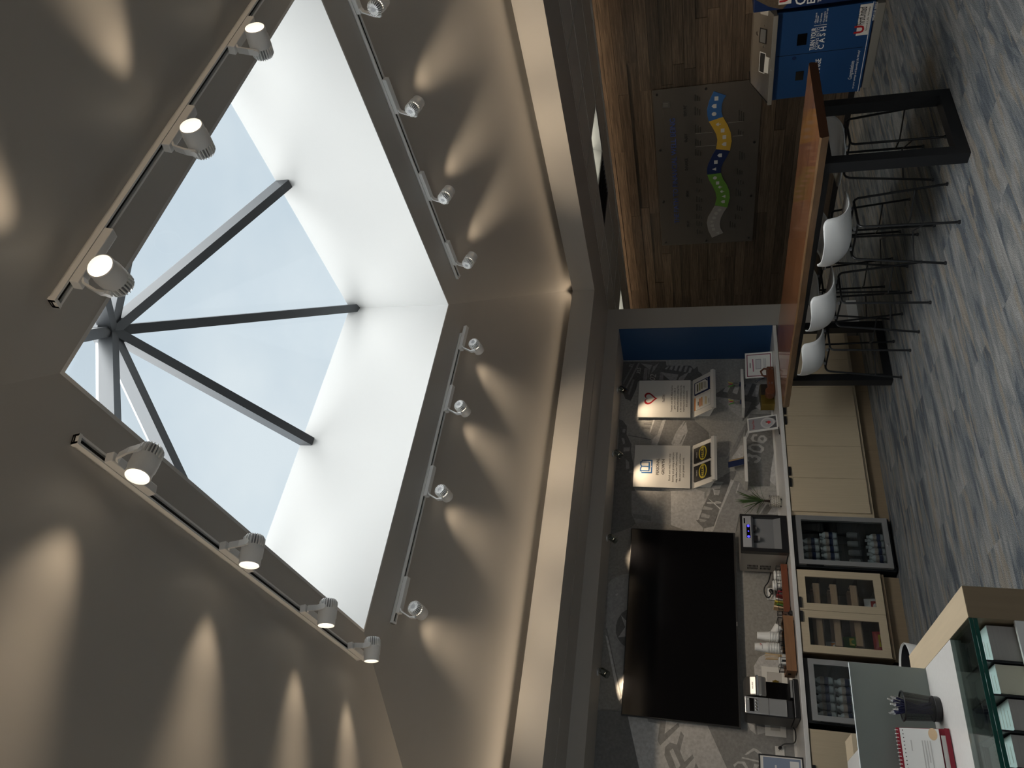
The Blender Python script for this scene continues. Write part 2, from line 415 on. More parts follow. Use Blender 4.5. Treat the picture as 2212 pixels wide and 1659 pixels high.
def carpet_mat():
    m = bpy.data.materials.new('carpet'); m.use_nodes = True
    n = m.node_tree.nodes; l = m.node_tree.links; b = n['Principled BSDF']; b.inputs['Roughness'].default_value = 0.95; b.inputs['Specular IOR Level'].default_value = 0.1
    tc = n.new('ShaderNodeTexCoord')
    # one woven plank = 0.25 x 1 m; each starts its own streaks
    br = n.new('ShaderNodeTexBrick'); br.offset = 0.5; br.inputs['Scale'].default_value = 1.0; br.inputs['Mortar Size'].default_value = 0.0
    br.inputs['Brick Width'].default_value = 1.0; br.inputs['Row Height'].default_value = 0.25; br.inputs['Bias'].default_value = 0.0
    br.inputs['Color1'].default_value = (0, 0, 0, 1); br.inputs['Color2'].default_value = (1, 1, 1, 1)
    l.new(tc.outputs['Object'], br.inputs['Vector'])
    sp = n.new('ShaderNodeVectorMath'); sp.operation = 'MULTIPLY'; sp.inputs[1].default_value = (37, 53, 0); l.new(br.outputs['Color'], sp.inputs[0])
    def streak(scale, off, det=5, dist=0.6):
        mp = n.new('ShaderNodeMapping'); mp.inputs['Scale'].default_value = scale; mp.inputs['Location'].default_value = (off, off * 1.7, 0)
        va = n.new('ShaderNodeVectorMath'); nz = n.new('ShaderNodeTexNoise'); nz.inputs['Scale'].default_value = 1.0; nz.inputs['Detail'].default_value = det; nz.inputs['Roughness'].default_value = 0.55; nz.inputs['Distortion'].default_value = dist
        l.new(tc.outputs['Object'], mp.inputs[0]); l.new(mp.outputs[0], va.inputs[0]); l.new(sp.outputs[0], va.inputs[1]); l.new(va.outputs[0], nz.inputs['Vector'])
        return nz
    a = streak((1.3, 8.5, 1), 0); c = streak((1.8, 13, 1), 11); g = streak((5, 45, 1), 23, 3, 0.2)
    r1 = n.new('ShaderNodeValToRGB'); e = r1.color_ramp.elements; r1.color_ramp.interpolation = 'LINEAR'
    e[0].position = 0.33; e[0].color = (0.082, 0.093, 0.106, 1); e[1].position = 0.64; e[1].color = (0.245, 0.245, 0.24, 1)
    for ps, cl in ((0.42, (0.100, 0.116, 0.134, 1)), (0.45, (0.148, 0.160, 0.170, 1)), (0.53, (0.172, 0.180, 0.184, 1)), (0.56, (0.215, 0.22, 0.22, 1))):
        q = e.new(ps); q.color = cl
    l.new(a.outputs['Fac'], r1.inputs[0])
    r2 = n.new('ShaderNodeValToRGB'); e = r2.color_ramp.elements; e[0].position = 0.55; e[0].color = (0, 0, 0, 1); e[1].position = 0.60; e[1].color = (1, 1, 1, 1)
    l.new(c.outputs['Fac'], r2.inputs[0])
    mx = n.new('ShaderNodeMix'); mx.data_type = 'RGBA'; mx.inputs['B'].default_value = (0.235, 0.21, 0.175, 1)
    mf = n.new('ShaderNodeMath'); mf.operation = 'MULTIPLY'; mf.inputs[1].default_value = 0.8; l.new(r2.outputs[0], mf.inputs[0])
    l.new(mf.outputs[0], mx.inputs['Factor']); l.new(r1.outputs[0], mx.inputs['A'])
    # tufts
    tf = n.new('ShaderNodeTexNoise'); tf.inputs['Scale'].default_value = 230; tf.inputs['Detail'].default_value = 1; l.new(tc.outputs['Object'], tf.inputs['Vector'])
    ml = n.new('ShaderNodeMapRange'); ml.inputs['From Min'].default_value = 0.34; ml.inputs['From Max'].default_value = 0.66; ml.inputs['To Min'].default_value = 0.45; ml.inputs['To Max'].default_value = 1.55; l.new(tf.outputs['Fac'], ml.inputs['Value'])
    mg = n.new('ShaderNodeMapRange'); mg.inputs['From Min'].default_value = 0.3; mg.inputs['From Max'].default_value = 0.7; mg.inputs['To Min'].default_value = 0.84; mg.inputs['To Max'].default_value = 1.16; l.new(g.outputs['Fac'], mg.inputs['Value'])
    mm = n.new('ShaderNodeMath'); mm.operation = 'MULTIPLY'; l.new(ml.outputs[0], mm.inputs[0]); l.new(mg.outputs[0], mm.inputs[1])
    my = n.new('ShaderNodeMix'); my.data_type = 'RGBA'; my.blend_type = 'MULTIPLY'; my.inputs['Factor'].default_value = 1
    l.new(mx.outputs['Result'], my.inputs['A']); l.new(mm.outputs[0], my.inputs['B']); l.new(my.outputs['Result'], b.inputs['Base Color'])
    bp = n.new('ShaderNodeBump'); bp.inputs['Strength'].default_value = 0.5; bp.inputs['Distance'].default_value = 0.004; l.new(tf.outputs['Fac'], bp.inputs['Height']); l.new(bp.outputs[0], b.inputs['Normal'])
    MATS['carpet'] = m
carpet_mat()

def frosted():
    m = bpy.data.materials.new('frost'); m.use_nodes = True
    n = m.node_tree.nodes; l = m.node_tree.links; n.clear()
    o = n.new('ShaderNodeOutputMaterial'); t = n.new('ShaderNodeBsdfTranslucent'); t.inputs['Color'].default_value = (0.62, 0.68, 0.66, 1)
    d = n.new('ShaderNodeBsdfPrincipled'); d.inputs['Base Color'].default_value = (0.30, 0.33, 0.32, 1); d.inputs['Roughness'].default_value = 0.35
    x = n.new('ShaderNodeMixShader'); x.inputs[0].default_value = 0.5
    l.new(t.outputs[0], x.inputs[1]); l.new(d.outputs[0], x.inputs[2]); l.new(x.outputs[0], o.inputs['Surface']); MATS['frost'] = m
frosted()
# ------------------------------------------------------------------ the setting
struct(box('floor', 'carpet', RX0 - 0.1, RX1, RY0 - 0.1, RY1, -0.12, 0.0), 'grey, blue and tan streaked carpet planks')
mat('asphalt', (0.16, 0.16, 0.16), 0.9)
struct(box('ground_outside', 'asphalt', -40, 40, -40, 40, -0.5, -0.2), 'grey ground outside the windows')

# low plaster ceiling around the raised middle
g = MB()
g.box(RX0, FX0, RY0, NY, ZC, ZC + 0.06); g.box(FX1, 5.75, RY0, NY, ZC, ZC + 0.06)
g.box(FX0, FX1, RY0, FY0, ZC, ZC + 0.06)
SLX = [(4.62, 3.53), (3.47, 2.375), (2.285, 1.19), (1.135, 0.04)]     # slot diffusers in the far band
SY0, SY1 = 5.935, 5.985
g.box(FX0, FX1, FY1, SY0, ZC, ZC + 0.06); g.box(FX0, FX1, SY1, NY, ZC, ZC + 0.06)
xs = [FX1] + [v for s in SLX for v in s] + [FX0]
for i in range(0, len(xs), 2): g.box(xs[i + 1], xs[i], SY0, SY1, ZC, ZC + 0.06)
ceil = struct(g.build('ceiling', 'wall_paint'), 'low plaster ceiling around the raised middle')
for i, (a, b) in enumerate(SLX):
    t = thing('slot_diffuser', ['first', 'second', 'third', 'fourth'][i] + ' long narrow black air slot in the low ceiling counted from the blue wall', 'air slot', ((a + b) / 2, (SY0 + SY1) / 2, ZC), 'air slots')
    box('plenum', 'dark_slot', b, a, SY0, SY1, ZC + 0.03, ZC + 0.05, t)
    for yy in (SY0 + 0.004, (SY0 + SY1) / 2, SY1 - 0.004): box('blade', 'wall_paint', b, a, yy - 0.003, yy + 0.003, ZC, ZC + 0.03, t)
    for xx in (a - 0.003, b + 0.003): box('end_cap', 'wall_paint', xx - 0.003, xx + 0.003, SY0, SY1, ZC, ZC + 0.03, t)

# vault: four slopes rising from the cove to the skylight
D = RISE + 0.25
ZB = OZ - SLOPE * D
g = MB()
_q = 0.012; _z = OZ - SLOPE * _q
o_ = [(OX0 - _q, OY0 - _q, _z), (OX1 + _q, OY0 - _q, _z), (OX1 + _q, OY1 + _q, _z), (OX0 - _q, OY1 + _q, _z)]
b_ = [(OX0 - D, OY0 - D, ZB), (OX1 + D, OY0 - D, ZB), (OX1 + D, OY1 + D, ZB), (OX0 - D, OY1 + D, ZB)]
for i in range(4):
    j = (i + 1) % 4; g.prism([o_[i], o_[j], b_[j], b_[i]], (0, 0, 0.05))
struct(g.build('ceiling_vault', 'cove_paint'), 'four sloped beige ceiling faces rising to the skylight')
# cove: fascia, stepped lip, trough
def ring(g, x0, x1, y0, y1, t, z0, z1):
    """rectangular ring whose inner (room) face is the given rectangle, t thick outwards"""
    g.box(x0 - t, x0, y0 - t, y1 + t, z0, z1); g.box(x1, x1 + t, y0 - t, y1 + t, z0, z1)
    g.box(x0, x1, y0 - t, y0, z0, z1); g.box(x0, x1, y1, y1 + t, z0, z1)
g = MB(); ring(g, FX0 + 0.004, FX1 - 0.004, FY0 + 0.004, FY1 - 0.004, 0.05, ZC - 0.002, 2.862)
struct(g.build('trim_1', 'cove_paint'), 'broad beige cove fascia around the raised ceiling')
e = 0.018
g = MB(); ring(g, FX0 - e, FX1 + e, FY0 - e, FY1 + e, 0.018, 2.862, 2.922)
struct(g.build('trim_2', 'cove_paint'), 'narrow set-back lip above the cove fascia')
g = MB(); ring(g, FX0 - 0.05, FX1 + 0.05, FY0 - 0.05, FY1 + 0.05, 0.20, 2.78, 2.80)
ring(g, FX0 - 0.235, FX1 + 0.235, FY0 - 0.235, FY1 + 0.235, 0.02, 2.80, ZB + 0.02)
struct(g.build('trim_3', 'cove_paint'), 'cove trough behind the lip')

# skylight shaft and glazed pyramid
g = MB(); T = 0.05
g.box(OX0 - T, OX0, OY0 - T, OY1 + T, OZ - 0.004, SHZ); g.box(OX1, OX1 + T, OY0 - T, OY1 + T, OZ - 0.004, SHZ)
g.box(OX0, OX1, OY0 - T, OY0, OZ - 0.004, SHZ); g.box(OX0, OX1, OY1, OY1 + T, OZ - 0.004, SHZ)
struct(g.build('wall_skylight_shaft', 'white_paint'), 'white painted skylight shaft')
sky = bpy.data.objects.new('window_1', None); C.objects.link(sky); sky.location = (APEX.x, APEX.y, SHZ); struct(sky, 'pyramid skylight with dark bars')
cx, cy = APEX.x, APEX.y
cor = [Vector((OX0, OY0, SHZ)), Vector((OX1, OY0, SHZ)), Vector((OX1, OY1, SHZ)), Vector((OX0, OY1, SHZ))]
mid = [(cor[i] + cor[(i + 1) % 4]) / 2 for i in range(4)]
def bar(p, q, w, d, name, m, parent, lift=0.0):
    t = (q - p).normalized(); s = t.cross(Vector((0, 0, 1))).normalized(); n = s.cross(t)
    a = [p + s * w / 2 + n * lift, p - s * w / 2 + n * lift, p - s * w / 2 + n * (lift - d), p + s * w / 2 + n * (lift - d)]
    return MB().prism(a, q - p).build(name, m, parent)
outs = []
for i in range(4):
    outs.append(cor[i]); outs.append(mid[i])
for k, p in enumerate(outs):
    ext = p + (p - APEX) * 0.03
    bar(ext, APEX, 0.060, 0.085, 'rafter', 'bronze_alu', sky, 0.0)
    bar(ext, APEX, 0.022, 0.016, 'glazing_cap', 'alu_light', sky, 0.03)
for k in range(8):
    p, q = outs[k], outs[(k + 1) % 8]
    pe, qe = p + (p - APEX) * 0.03, q + (q - APEX) * 0.03
    MB().prism([pe, qe, APEX], (0, 0, 0.008)).build('pane', 'sky_glass', sky)
g = MB(); ring(g, OX0 - 0.03, OX1 + 0.03, OY0 - 0.03, OY1 + 0.03, 0.09, SHZ - 0.03, SHZ + 0.02); g.build('curb_frame', 'bronze_alu', sky)
MB().lathe([(0.05, -0.10), (0.10, -0.06), (0.10, -0.01), (0.03, 0.04)], APEX - Vector((0, 0, 0.0)), 8).build('hub', 'bronze_alu', sky)

# niche, header, column
struct(box('wall_header', 'wall_paint', RX0, COLX1, NY, MY + 0.1, NZ, ZC + 0.10), 'beige header and ceiling of the niche')
struct(box('wall_column', 'wall_paint', COLX0, COLX1, NY, MY + 0.2, 0, NZ), 'beige wall end beside the wood wall')
struct(box('wall_niche_side', 'blue_paint', COLX0 - 0.006, COLX0, NY + 0.004, MY, CZ, NZ), 'deep blue side wall of the niche')
wall_m = struct(box('wall_mural', 'wall_paint', RX0, COLX0, MY, MY + 0.1, 0, NZ), 'end wall with the grey aeroplane mural')
struct(box('baseboard_column', 'white_paint', COLX0 + 0.0, COLX1 + 0.012, NY - 0.012, NY, 0, 0.10), 'white baseboard at the wall end')

# rear of the room: walls behind the camera, large unseen windows added for daylight fill
g = MB()
g.box(RX0 - 0.1, -4.0, RY0 - 0.1, RY0, 0, ZC); g.box(1.6, RX1, RY0 - 0.1, RY0, 0, ZC); g.box(-4.0, 1.6, RY0 - 0.1, RY0, 0, 0.3); g.box(-4.0, 1.6, RY0 - 0.1, RY0, 2.4, ZC)
struct(g.build('wall_rear', 'wall_paint'), 'rear wall with a wide unseen window opening added for daylight fill')
g = MB()
g.box(RX0 - 0.1, RX0, RY0, -1.8, 0, ZC); g.box(RX0 - 0.1, RX0, 4.2, MY + 0.1, 0, ZC); g.box(RX0 - 0.1, RX0, -1.8, 4.2, 0, 0.3); g.box(RX0 - 0.1, RX0, -1.8, 4.2, 2.4, ZC)
struct(g.build('wall_left', 'wall_paint'), 'left wall with a wide unseen window opening added for daylight fill')
def window(n, x0, x1, y0, y1, along):
    w = bpy.data.objects.new('window_%d' % n, None); C.objects.link(w); w.location = ((x0 + x1) / 2, (y0 + y1) / 2, 0.3); struct(w, 'wide unseen window added behind the camera for daylight fill')
    L = (x1 - x0) if along == 'x' else (y1 - y0)
    for k in range(5):
        if along == 'x': xx = x0 + L * k / 4; box('mullion', 'bronze_alu', xx - 0.025, xx + 0.025, y0, y1, 0.3, 2.4, w)
        else: yy = y0 + L * k / 4; box('mullion', 'bronze_alu', x0, x1, yy - 0.025, yy + 0.025, 0.3, 2.4, w)
    for k in range(4):
        if along == 'x': box('pane', 'sky_glass', x0 + L * k / 4 + 0.03, x0 + L * (k + 1) / 4 - 0.03, (y0 + y1) / 2 - 0.004, (y0 + y1) / 2 + 0.004, 0.3, 2.4, w)
        else: box('pane', 'sky_glass', (x0 + x1) / 2 - 0.004, (x0 + x1) / 2 + 0.004, y0 + L * k / 4 + 0.03, y0 + L * (k + 1) / 4 - 0.03, 0.3, 2.4, w)
window(2, -4.0, 1.6, RY0 - 0.08, RY0 - 0.02, 'x')
window(3, RX0 - 0.08, RX0 - 0.02, -1.8, 4.2, 'y')
struct(box('wall_passage_end', 'wall_paint', COLX1, WOODX + 0.1, RY1 - 0.1, RY1, 0, ZC + 0.2), 'end wall of the passage')
struct(box('wall_passage_side', 'wall_paint', COLX1 - 0.1, COLX1, MY + 0.2, RY1, 0, ZC), 'side wall of the passage')

# wood clad wall, one board at a time
wood = struct(box('wall_wood', 'black_metal', WOODX + 0.024, WOODX + 0.10, RY0, RY1, 0, 2.95), 'walnut coloured plank wall')
wood.location = (0, 0, 0)
RH = (2.90 - 0.06) / 23
for r in range(23):
    y = 0.6 - random.random() * 1.6
    while y < RY1:
        L = random.uniform(1.2, 2.6); y1 = min(y + L, RY1)
        if y1 > 0.6 and y1 - y > 0.15:
            o = MB().box(-0.012, 0.024, -(y1 - y) / 2 + 0.0012, (y1 - y) / 2 - 0.0012, -RH / 2 + 0.0014, RH / 2 - 0.0014)
            dx = random.choice((0, 0, 0.003, 0.006))
            p = o.build('plank', 'walnut_plank', None, bevel=0.0); p.location = (WOODX + dx, (y + y1) / 2, 0.06 + RH * (r + 0.5)); p.parent = wood
        y = y1
struct(box('baseboard_wood', 'black_metal', WOODX - 0.02, WOODX + 0.02, RY0, RY1, 0, 0.06), 'black base strip under the plank wall')

# lay-in tile ceiling in front of the wood wall
grid = bpy.data.objects.new('ceiling_tiles', None); C.objects.link(grid); grid.location = (6.6, 4, ZC); struct(grid, 'lay-in tile ceiling before the plank wall')
XT = [5.765, 6.30, 6.91, 7.43]
YT = [4.46 - 0.61 * k for k in range(14, 0, -1)] + [4.46, 5.07, 5.68, 6.29, 6.78, 7.28, 7.89, 8.5, 9.1]
HOLES = {(1, 14), (1, 15), (1, 19)}
for i in range(3):
    for j in range(len(YT) - 1):
        if (i, j) in HOLES: continue
        box('tile', 'tile_white', XT[i] + 0.009, XT[i + 1] - 0.009, YT[j] + 0.009, YT[j + 1] - 0.009, ZC + 0.006, ZC + 0.02, grid)
g = MB()
for x in XT[1:3]: g.box(x - 0.012, x + 0.012, YT[0], YT[-1], ZC, ZC + 0.012)
for y in YT:
    g.box(XT[0], XT[3], y - 0.012, y + 0.012, ZC + 0.0008, ZC + 0.0125)
g.build('tee_bars', 'tee_white', grid)
struct(box('trim_4', 'wall_paint', 5.745, 5.768, RY0, NY, ZC - 0.004, ZC + 0.06), 'edge trim of the tile ceiling')
struct(box('trim_5', 'tee_white', 7.425, 7.45, RY0, RY1, ZC - 0.012, ZC + 0.14), 'ceiling edge trim in front of the plank wall')
struct(box('ceiling_upper', 'wall_paint', 5.7, WOODX + 0.1, RY0, RY1, 2.96, 3.0), 'closed ceiling void above the tiles')

def troffer(y0, y1, label):
    x0, x1 = XT[1], XT[2]
    t = thing('ceiling_light', label, 'ceiling light', ((x0 + x1) / 2, (y0 + y1) / 2, ZC), 'square ceiling lights')
    g = MB(); ring(g, x0 + 0.012, x1 - 0.012, y0 + 0.012, y1 - 0.012, 0.004, ZC, ZC + 0.10); g.build('housing', 'white_metal', t)
    g = MB()
    zi, zo = ZC + 0.10, ZC + 0.006
    a = [(x0 + 0.012, y0 + 0.012, zo), (x1 - 0.012, y0 + 0.012, zo), (x1 - 0.012, y1 - 0.012, zo), (x0 + 0.012, y1 - 0.012, zo)]
    k = 0.10
    b = [(x0 + k, y0 + k, zi), (x1 - k, y0 + k, zi), (x1 - k, y1 - k, zi), (x0 + k, y1 - k, zi)]
    for i in range(4): g.poly([a[i], a[(i + 1) % 4], b[(i + 1) % 4], b[i]])
    g.build('reflector', 'white_metal', t)
    MB().poly(b).build('lens', 'troffer_glow', t)
    return t
troffer(YT[14], YT[15], 'lit square ceiling light in the tile ceiling above the wall sign')
troffer(YT[19], YT[20], 'square ceiling light glimpsed past the beige wall end')
t = thing('return_grille', 'dark square air grille in the tile ceiling beside the lit light', 'air grille', (6.605, 5.375, ZC))
box('duct', 'dark_slot', 6.312, 6.898, 5.082, 5.668, ZC + 0.10, ZC + 0.11, t)
g = MB(); ring(g, 6.33, 6.88, 5.10, 5.65, 0.018, ZC, ZC + 0.10); g.build('frame', 'grey_plastic', t)
for k in range(9):
    y = 5.12 + 0.064 * k
    MB().prism([(6.33, y, ZC + 0.004), (6.33, y + 0.05, ZC + 0.05), (6.33, y + 0.052, ZC + 0.047), (6.33, y + 0.002, ZC + 0.001)], (0.55, 0, 0)).build('louvre', 'charcoal', t)

# ------------------------------------------------------------------ light that belongs to the room
WARM = (1.0, 0.76, 0.51)
def strip_light(name, a, b, aim, w, energy, spread, col=WARM):
    a, b = Vector(a), Vector(b); d = bpy.data.lights.new(name, 'AREA'); d.shape = 'RECTANGLE'; d.size = (b - a).length; d.size_y = w; d.energy = energy; d.color = col
    d.spread = math.radians(spread)
    o = bpy.data.objects.new(name, d); C.objects.link(o); o.location = (a + b) / 2
    z = -Vector(aim).normalized(); x = (b - a).normalized(); y = z.cross(x).normalized(); x = y.cross(z)
    o.rotation_euler = Matrix((x, y, z)).transposed().to_euler()
    return o
COVE_E = 2.7
LD = RISE + 0.20; LZ = 2.888
cove = [('far_left', (OX0 - LD, OY1 + LD), (OX1 + LD, OY1 + LD), (0, -1)), ('far_right', (OX1 + LD, OY0 - LD), (OX1 + LD, OY1 + LD), (-1, 0)),
        ('near_right', (OX0 - LD, OY0 - LD), (OX1 + LD, OY0 - LD), (0, 1)), ('near_left', (OX0 - LD, OY0 - LD), (OX0 - LD, OY1 + LD), (1, 0))]
ups = {'far_left': 'lit cove strip under the slope above the television wall', 'far_right': 'lit cove strip under the slope above the plank wall side',
       'near_right': 'cove strip behind the lip nearest the camera on the right', 'near_left': 'cove strip behind the lip nearest the camera on the left'}
for nm, a, b, inw in cove:
    L = Vector((inw[0] * math.cos(math.radians(24)), inw[1] * math.cos(math.radians(24)), math.sin(math.radians(24))))
    strip_light('cove_lamp', (*a, LZ), (*b, LZ), L, 0.02, COVE_E, 50)
    back = Vector((inw[0], inw[1], 0)) * -0.012
    aa, bb = Vector((*a, LZ)) + back, Vector((*b, LZ)) + back
    g = MB().box(min(aa.x, bb.x) - 0.008, max(aa.x, bb.x) + 0.008, min(aa.y, bb.y) - 0.008, max(aa.y, bb.y) + 0.008, 2.80, LZ + 0.006)
    tag(g.build('cove_strip', 'white_metal'), ups[nm], 'light strip', 'cove light strips')
# grazer hidden above the tile edge, washing the plank wall
strip_light('wall_grazer', (7.485, -1.0, 2.86), (7.485, 8.9, 2.86), (0.16, 0, -1), 0.02, 11.0, 80)
tag(box('grazer_strip', 'white_metal', 7.455, 7.475, -1.0, 8.9, 2.84, 2.87), 'thin light strip hidden above the top of the plank wall', 'light strip')
# ------------------------------------------------------------------ track lights on the slopes
CORE_E, FIELD_E = 8.5, 42.0
PITCH_CORE, PITCH_FIELD = math.radians(1), math.radians(26)
def slope_frame(side):
    """origin on the slope 0.20 m out from the opening; along, outward(horizontal), normal (into the room)"""
    k = math.atan(SLOPE)
    if side == 'A1': return Vector((0, OY1 + 0.22, OZ - SLOPE * 0.22)), Vector((1, 0, 0)), Vector((0, 1, 0))
    if side == 'B1': return Vector((OX1 + 0.20, 0, OZ - SLOPE * 0.20)), Vector((0, 1, 0)), Vector((1, 0, 0))
    if side == 'A2': return Vector((0, OY0 - 0.20, OZ - SLOPE * 0.20)), Vector((1, 0, 0)), Vector((0, -1, 0))
    return Vector((OX0 - 0.18, 0, OZ - SLOPE * 0.18)), Vector((0, 1, 0)), Vector((-1, 0, 0))
WHERE = {'A1': 'on the slope above the television wall', 'B1': 'on the slope towards the plank wall', 'A2': 'on the near slope at the right', 'B2': 'on the near slope at the left'}
ORD = ['first', 'second', 'third', 'fourth']
def track(side, s0, s1, heads, flip, yaw, pitch):
    o, al, out = slope_frame(side)
    n = Vector((-out.x * SLOPE, -out.y * SLOPE, -1)).normalized()        # normal pointing into the room
    t_out = (out - Vector((0, 0, SLOPE))).normalized()                   # down the slope, outwards
    def P(s, u, w): return o + al * s + t_out * u + n * w
    tr = thing('light_track', 'white lighting track ' + WHERE[side], 'light track', P((s0 + s1) / 2, 0, 0), 'ceiling light tracks')
    g = MB()
    for u0, u1 in ((-0.018, -0.010), (0.010, 0.018)):
        g.prism([P(s0, u0, 0), P(s0, u1, 0), P(s0, u1, 0.022), P(s0, u0, 0.022)], al * (s1 - s0))
    g.prism([P(s0, -0.018, 0), P(s0, 0.018, 0), P(s0, 0.018, 0.005), P(s0, -0.018, 0.005)], al * (s1 - s0))
    g.build('rail', 'white_metal', tr)
    MB().prism([P(s0, -0.010, 0.006), P(s0, 0.010, 0.006), P(s0, 0.010, 0.012), P(s0, -0.010, 0.012)], al * (s1 - s0)).build('slot', 'dark_slot', tr)
    for s in (s0, s1):
        d = al * (0.012 if s == s0 else -0.012)
        MB().prism([P(s, -0.019, 0), P(s, 0.019, 0), P(s, 0.019, 0.023), P(s, -0.019, 0.023)], d).build('end_cap', 'white_metal', tr)
    for i, s in enumerate(heads):
        h = thing('track_spotlight', '%s finned spotlight %s, from the %s' % (ORD[i], WHERE[side], 'far corner' if side in ('A1', 'B1') else 'dark bars'),
                  'spotlight', P(s, 0, 0.023), 'track spotlights')
        f = flip
        a0, a1 = s - f * 0.03, s + f * 0.20                       # adapter lies along the track
        lo, hi = min(a0, a1), max(a0, a1)
        MB().prism([P(lo, -0.018, 0.0235), P(lo, 0.018, 0.0235), P(lo, 0.018, 0.052), P(lo, -0.018, 0.052)], al * (hi - lo)).build('adapter', 'white_metal', h, bevel=0.003)
        # yoke arm
        c = P(s, 0.02, 0.150)
        dirv = (out * math.cos(pitch) * math.cos(yaw[i]) + al * math.sin(yaw[i]) * math.cos(pitch) + Vector((0, 0, -1)) * math.sin(pitch)).normalized()
        axis = dirv.cross(n).normalized()
        if axis.dot(al) < 0: axis = -axis
        side_s = -f
        pv = c + axis * side_s * 0.050
        p0 = P(s, 0.0, 0.052) + al * side_s * 0.0
        p1 = P(s, 0.0, 0.062) + axis * side_s * 0.020
        g = MB()
        for q0, q1 in ((P(s, 0, 0.050), p1), (p1, pv + n * -0.030), (pv + n * -0.030, pv)):
            tt = (q1 - q0).normalized(); w = dirv * 0.013; e = tt.cross(w).normalized() * 0.0035
            g.prism([q0 - w - e, q0 + w - e, q0 + w + e, q0 - w + e], q1 - q0)
        g.build('yoke', 'white_metal', h)
        MB().lathe([(0.012, -0.006), (0.012, 0.006)], pv, 12, axis).build('pivot', 'white_metal', h)
        base = c - dirv * 0.045
        # front collar + body + ribbed heat sink
        MB().lathe([(0.040, 0.045), (0.043, 0.048), (0.043, 0.085), (0.040, 0.090), (0.040, 0.118), (0.037, 0.120), (0.036, 0.108)], base, 28, dirv, caps=False).build('body', 'white_metal', h, smooth=True)
        MB().lathe([(0.018, 0.0), (0.030, 0.002), (0.034, 0.046)], base, 20, dirv).build('core', 'mid_grey', h, smooth=True)
        g = MB(); U = dirv.orthogonal().normalized(); W = dirv.cross(U)
        for k in range(22):
            a = 2 * PI * k / 22; r_ = U * math.cos(a) + W * math.sin(a); q = dirv.cross(r_) * 0.0018
            b0 = base + r_ * 0.012
            g.prism([b0 - q, b0 + r_ * 0.022 - q, b0 + r_ * 0.030 + dirv * 0.012 - q, b0 + r_ * 0.031 + dirv * 0.05 - q, b0 + r_ * 0.014 + dirv * 0.05 - q], q * 2)
        fin = g.build('heat_sink', 'white_metal', h)
        MB().lathe([(0.0005, 0.0), (0.0355, 0.0)], base + dirv * 0.109, 24, dirv, caps=False).build('lens', 'lens_glow', h)
        # a tight core that grazes the slope and the wide field that reaches the fascia and the walls
        for nm, dp, en, sz in (('spot_beam', PITCH_CORE, CORE_E, 46), ('spot_field', PITCH_FIELD, FIELD_E, 60)):
            dv = (out * math.cos(dp) * math.cos(yaw[i]) + al * math.sin(yaw[i]) * math.cos(dp) + Vector((0, 0, -1)) * math.sin(dp)).normalized()
            ld = bpy.data.lights.new(nm, 'SPOT'); ld.energy = en; ld.color = (1.0, 0.78, 0.54); ld.spot_size = math.radians(sz); ld.spot_blend = 1.0; ld.shadow_soft_size = 0.03
            lo_ = bpy.data.objects.new(nm, ld); C.objects.link(lo_); lo_.location = base + dirv * 0.125; lo_.rotation_euler = dv.to_track_quat('-Z', 'Y').to_euler()
HY = math.radians
track('A1', 1.20, 3.46, [3.33, 2.76, 2.08, 1.29], 1, [HY(3), HY(2), HY(0), HY(-3)], HY(12))
track('B1', 1.55, 3.81, [3.63, 3.01, 2.33, 1.71], -1, [HY(6), HY(5), HY(5), HY(5)], HY(12))
track('A2', 1.19, 3.45, [1.30, 1.95, 2.57, 3.20], 1, [HY(-12), HY(-4), HY(0), HY(0)], HY(10))
track('B2', 1.53, 3.80, [1.68, 2.36, 3.07, 3.64], 1, [HY(-12), HY(0), HY(2), HY(4)], HY(10))

# small glass monopoint lamps on the niche ceiling
MON = [(4.74, 6.67, 'above the heart board'), (3.92, 6.69, 'above the open-book board'), (2.98, 6.74, 'above the right end of the television'), (1.71, 6.80, 'above the left end of the television')]
for i, (x, y, lab) in enumerate(MON):
    t = thing('niche_spotlight', 'small glass-shaded spotlight on the niche ceiling ' + lab, 'spotlight', (x, y, NZ), 'niche spotlights')
    MB().lathe([(0.035, 0), (0.035, -0.012), (0.012, -0.014), (0.008, -0.035)], (x, y, NZ), 16).build('canopy', 'silver', t, smooth=True)
    d = Vector((-0.25, 0.62, -0.75)).normalized(); c = Vector((x, y, NZ - 0.055))
    MB().lathe([(0.022, -0.045), (0.034, -0.03), (0.036, 0.035), (0.036, 0.05)], c, 8, d, caps=False).build('shade', 'spot_glass', t)
    MB().lathe([(0.014, -0.04), (0.018, 0.0), (0.010, 0.012)], c, 12, d).build('lamp', 'mid_grey', t, smooth=True)
    MB().lathe([(0.0005, 0), (0.010, 0)], c + d * 0.013, 12, d, caps=False).build('bulb', 'lens_glow', t)
    ld = bpy.data.lights.new('niche_beam', 'SPOT'); ld.energy = 11.0; ld.color = (1.0, 0.77, 0.52); ld.spot_size = math.radians(70); ld.spot_blend = 1.0; ld.shadow_soft_size = 0.012
    lo_ = bpy.data.objects.new('niche_beam', ld); C.objects.link(lo_); lo_.location = c + d * 0.06; lo_.rotation_euler = d.to_track_quat('-Z', 'Y').to_euler()

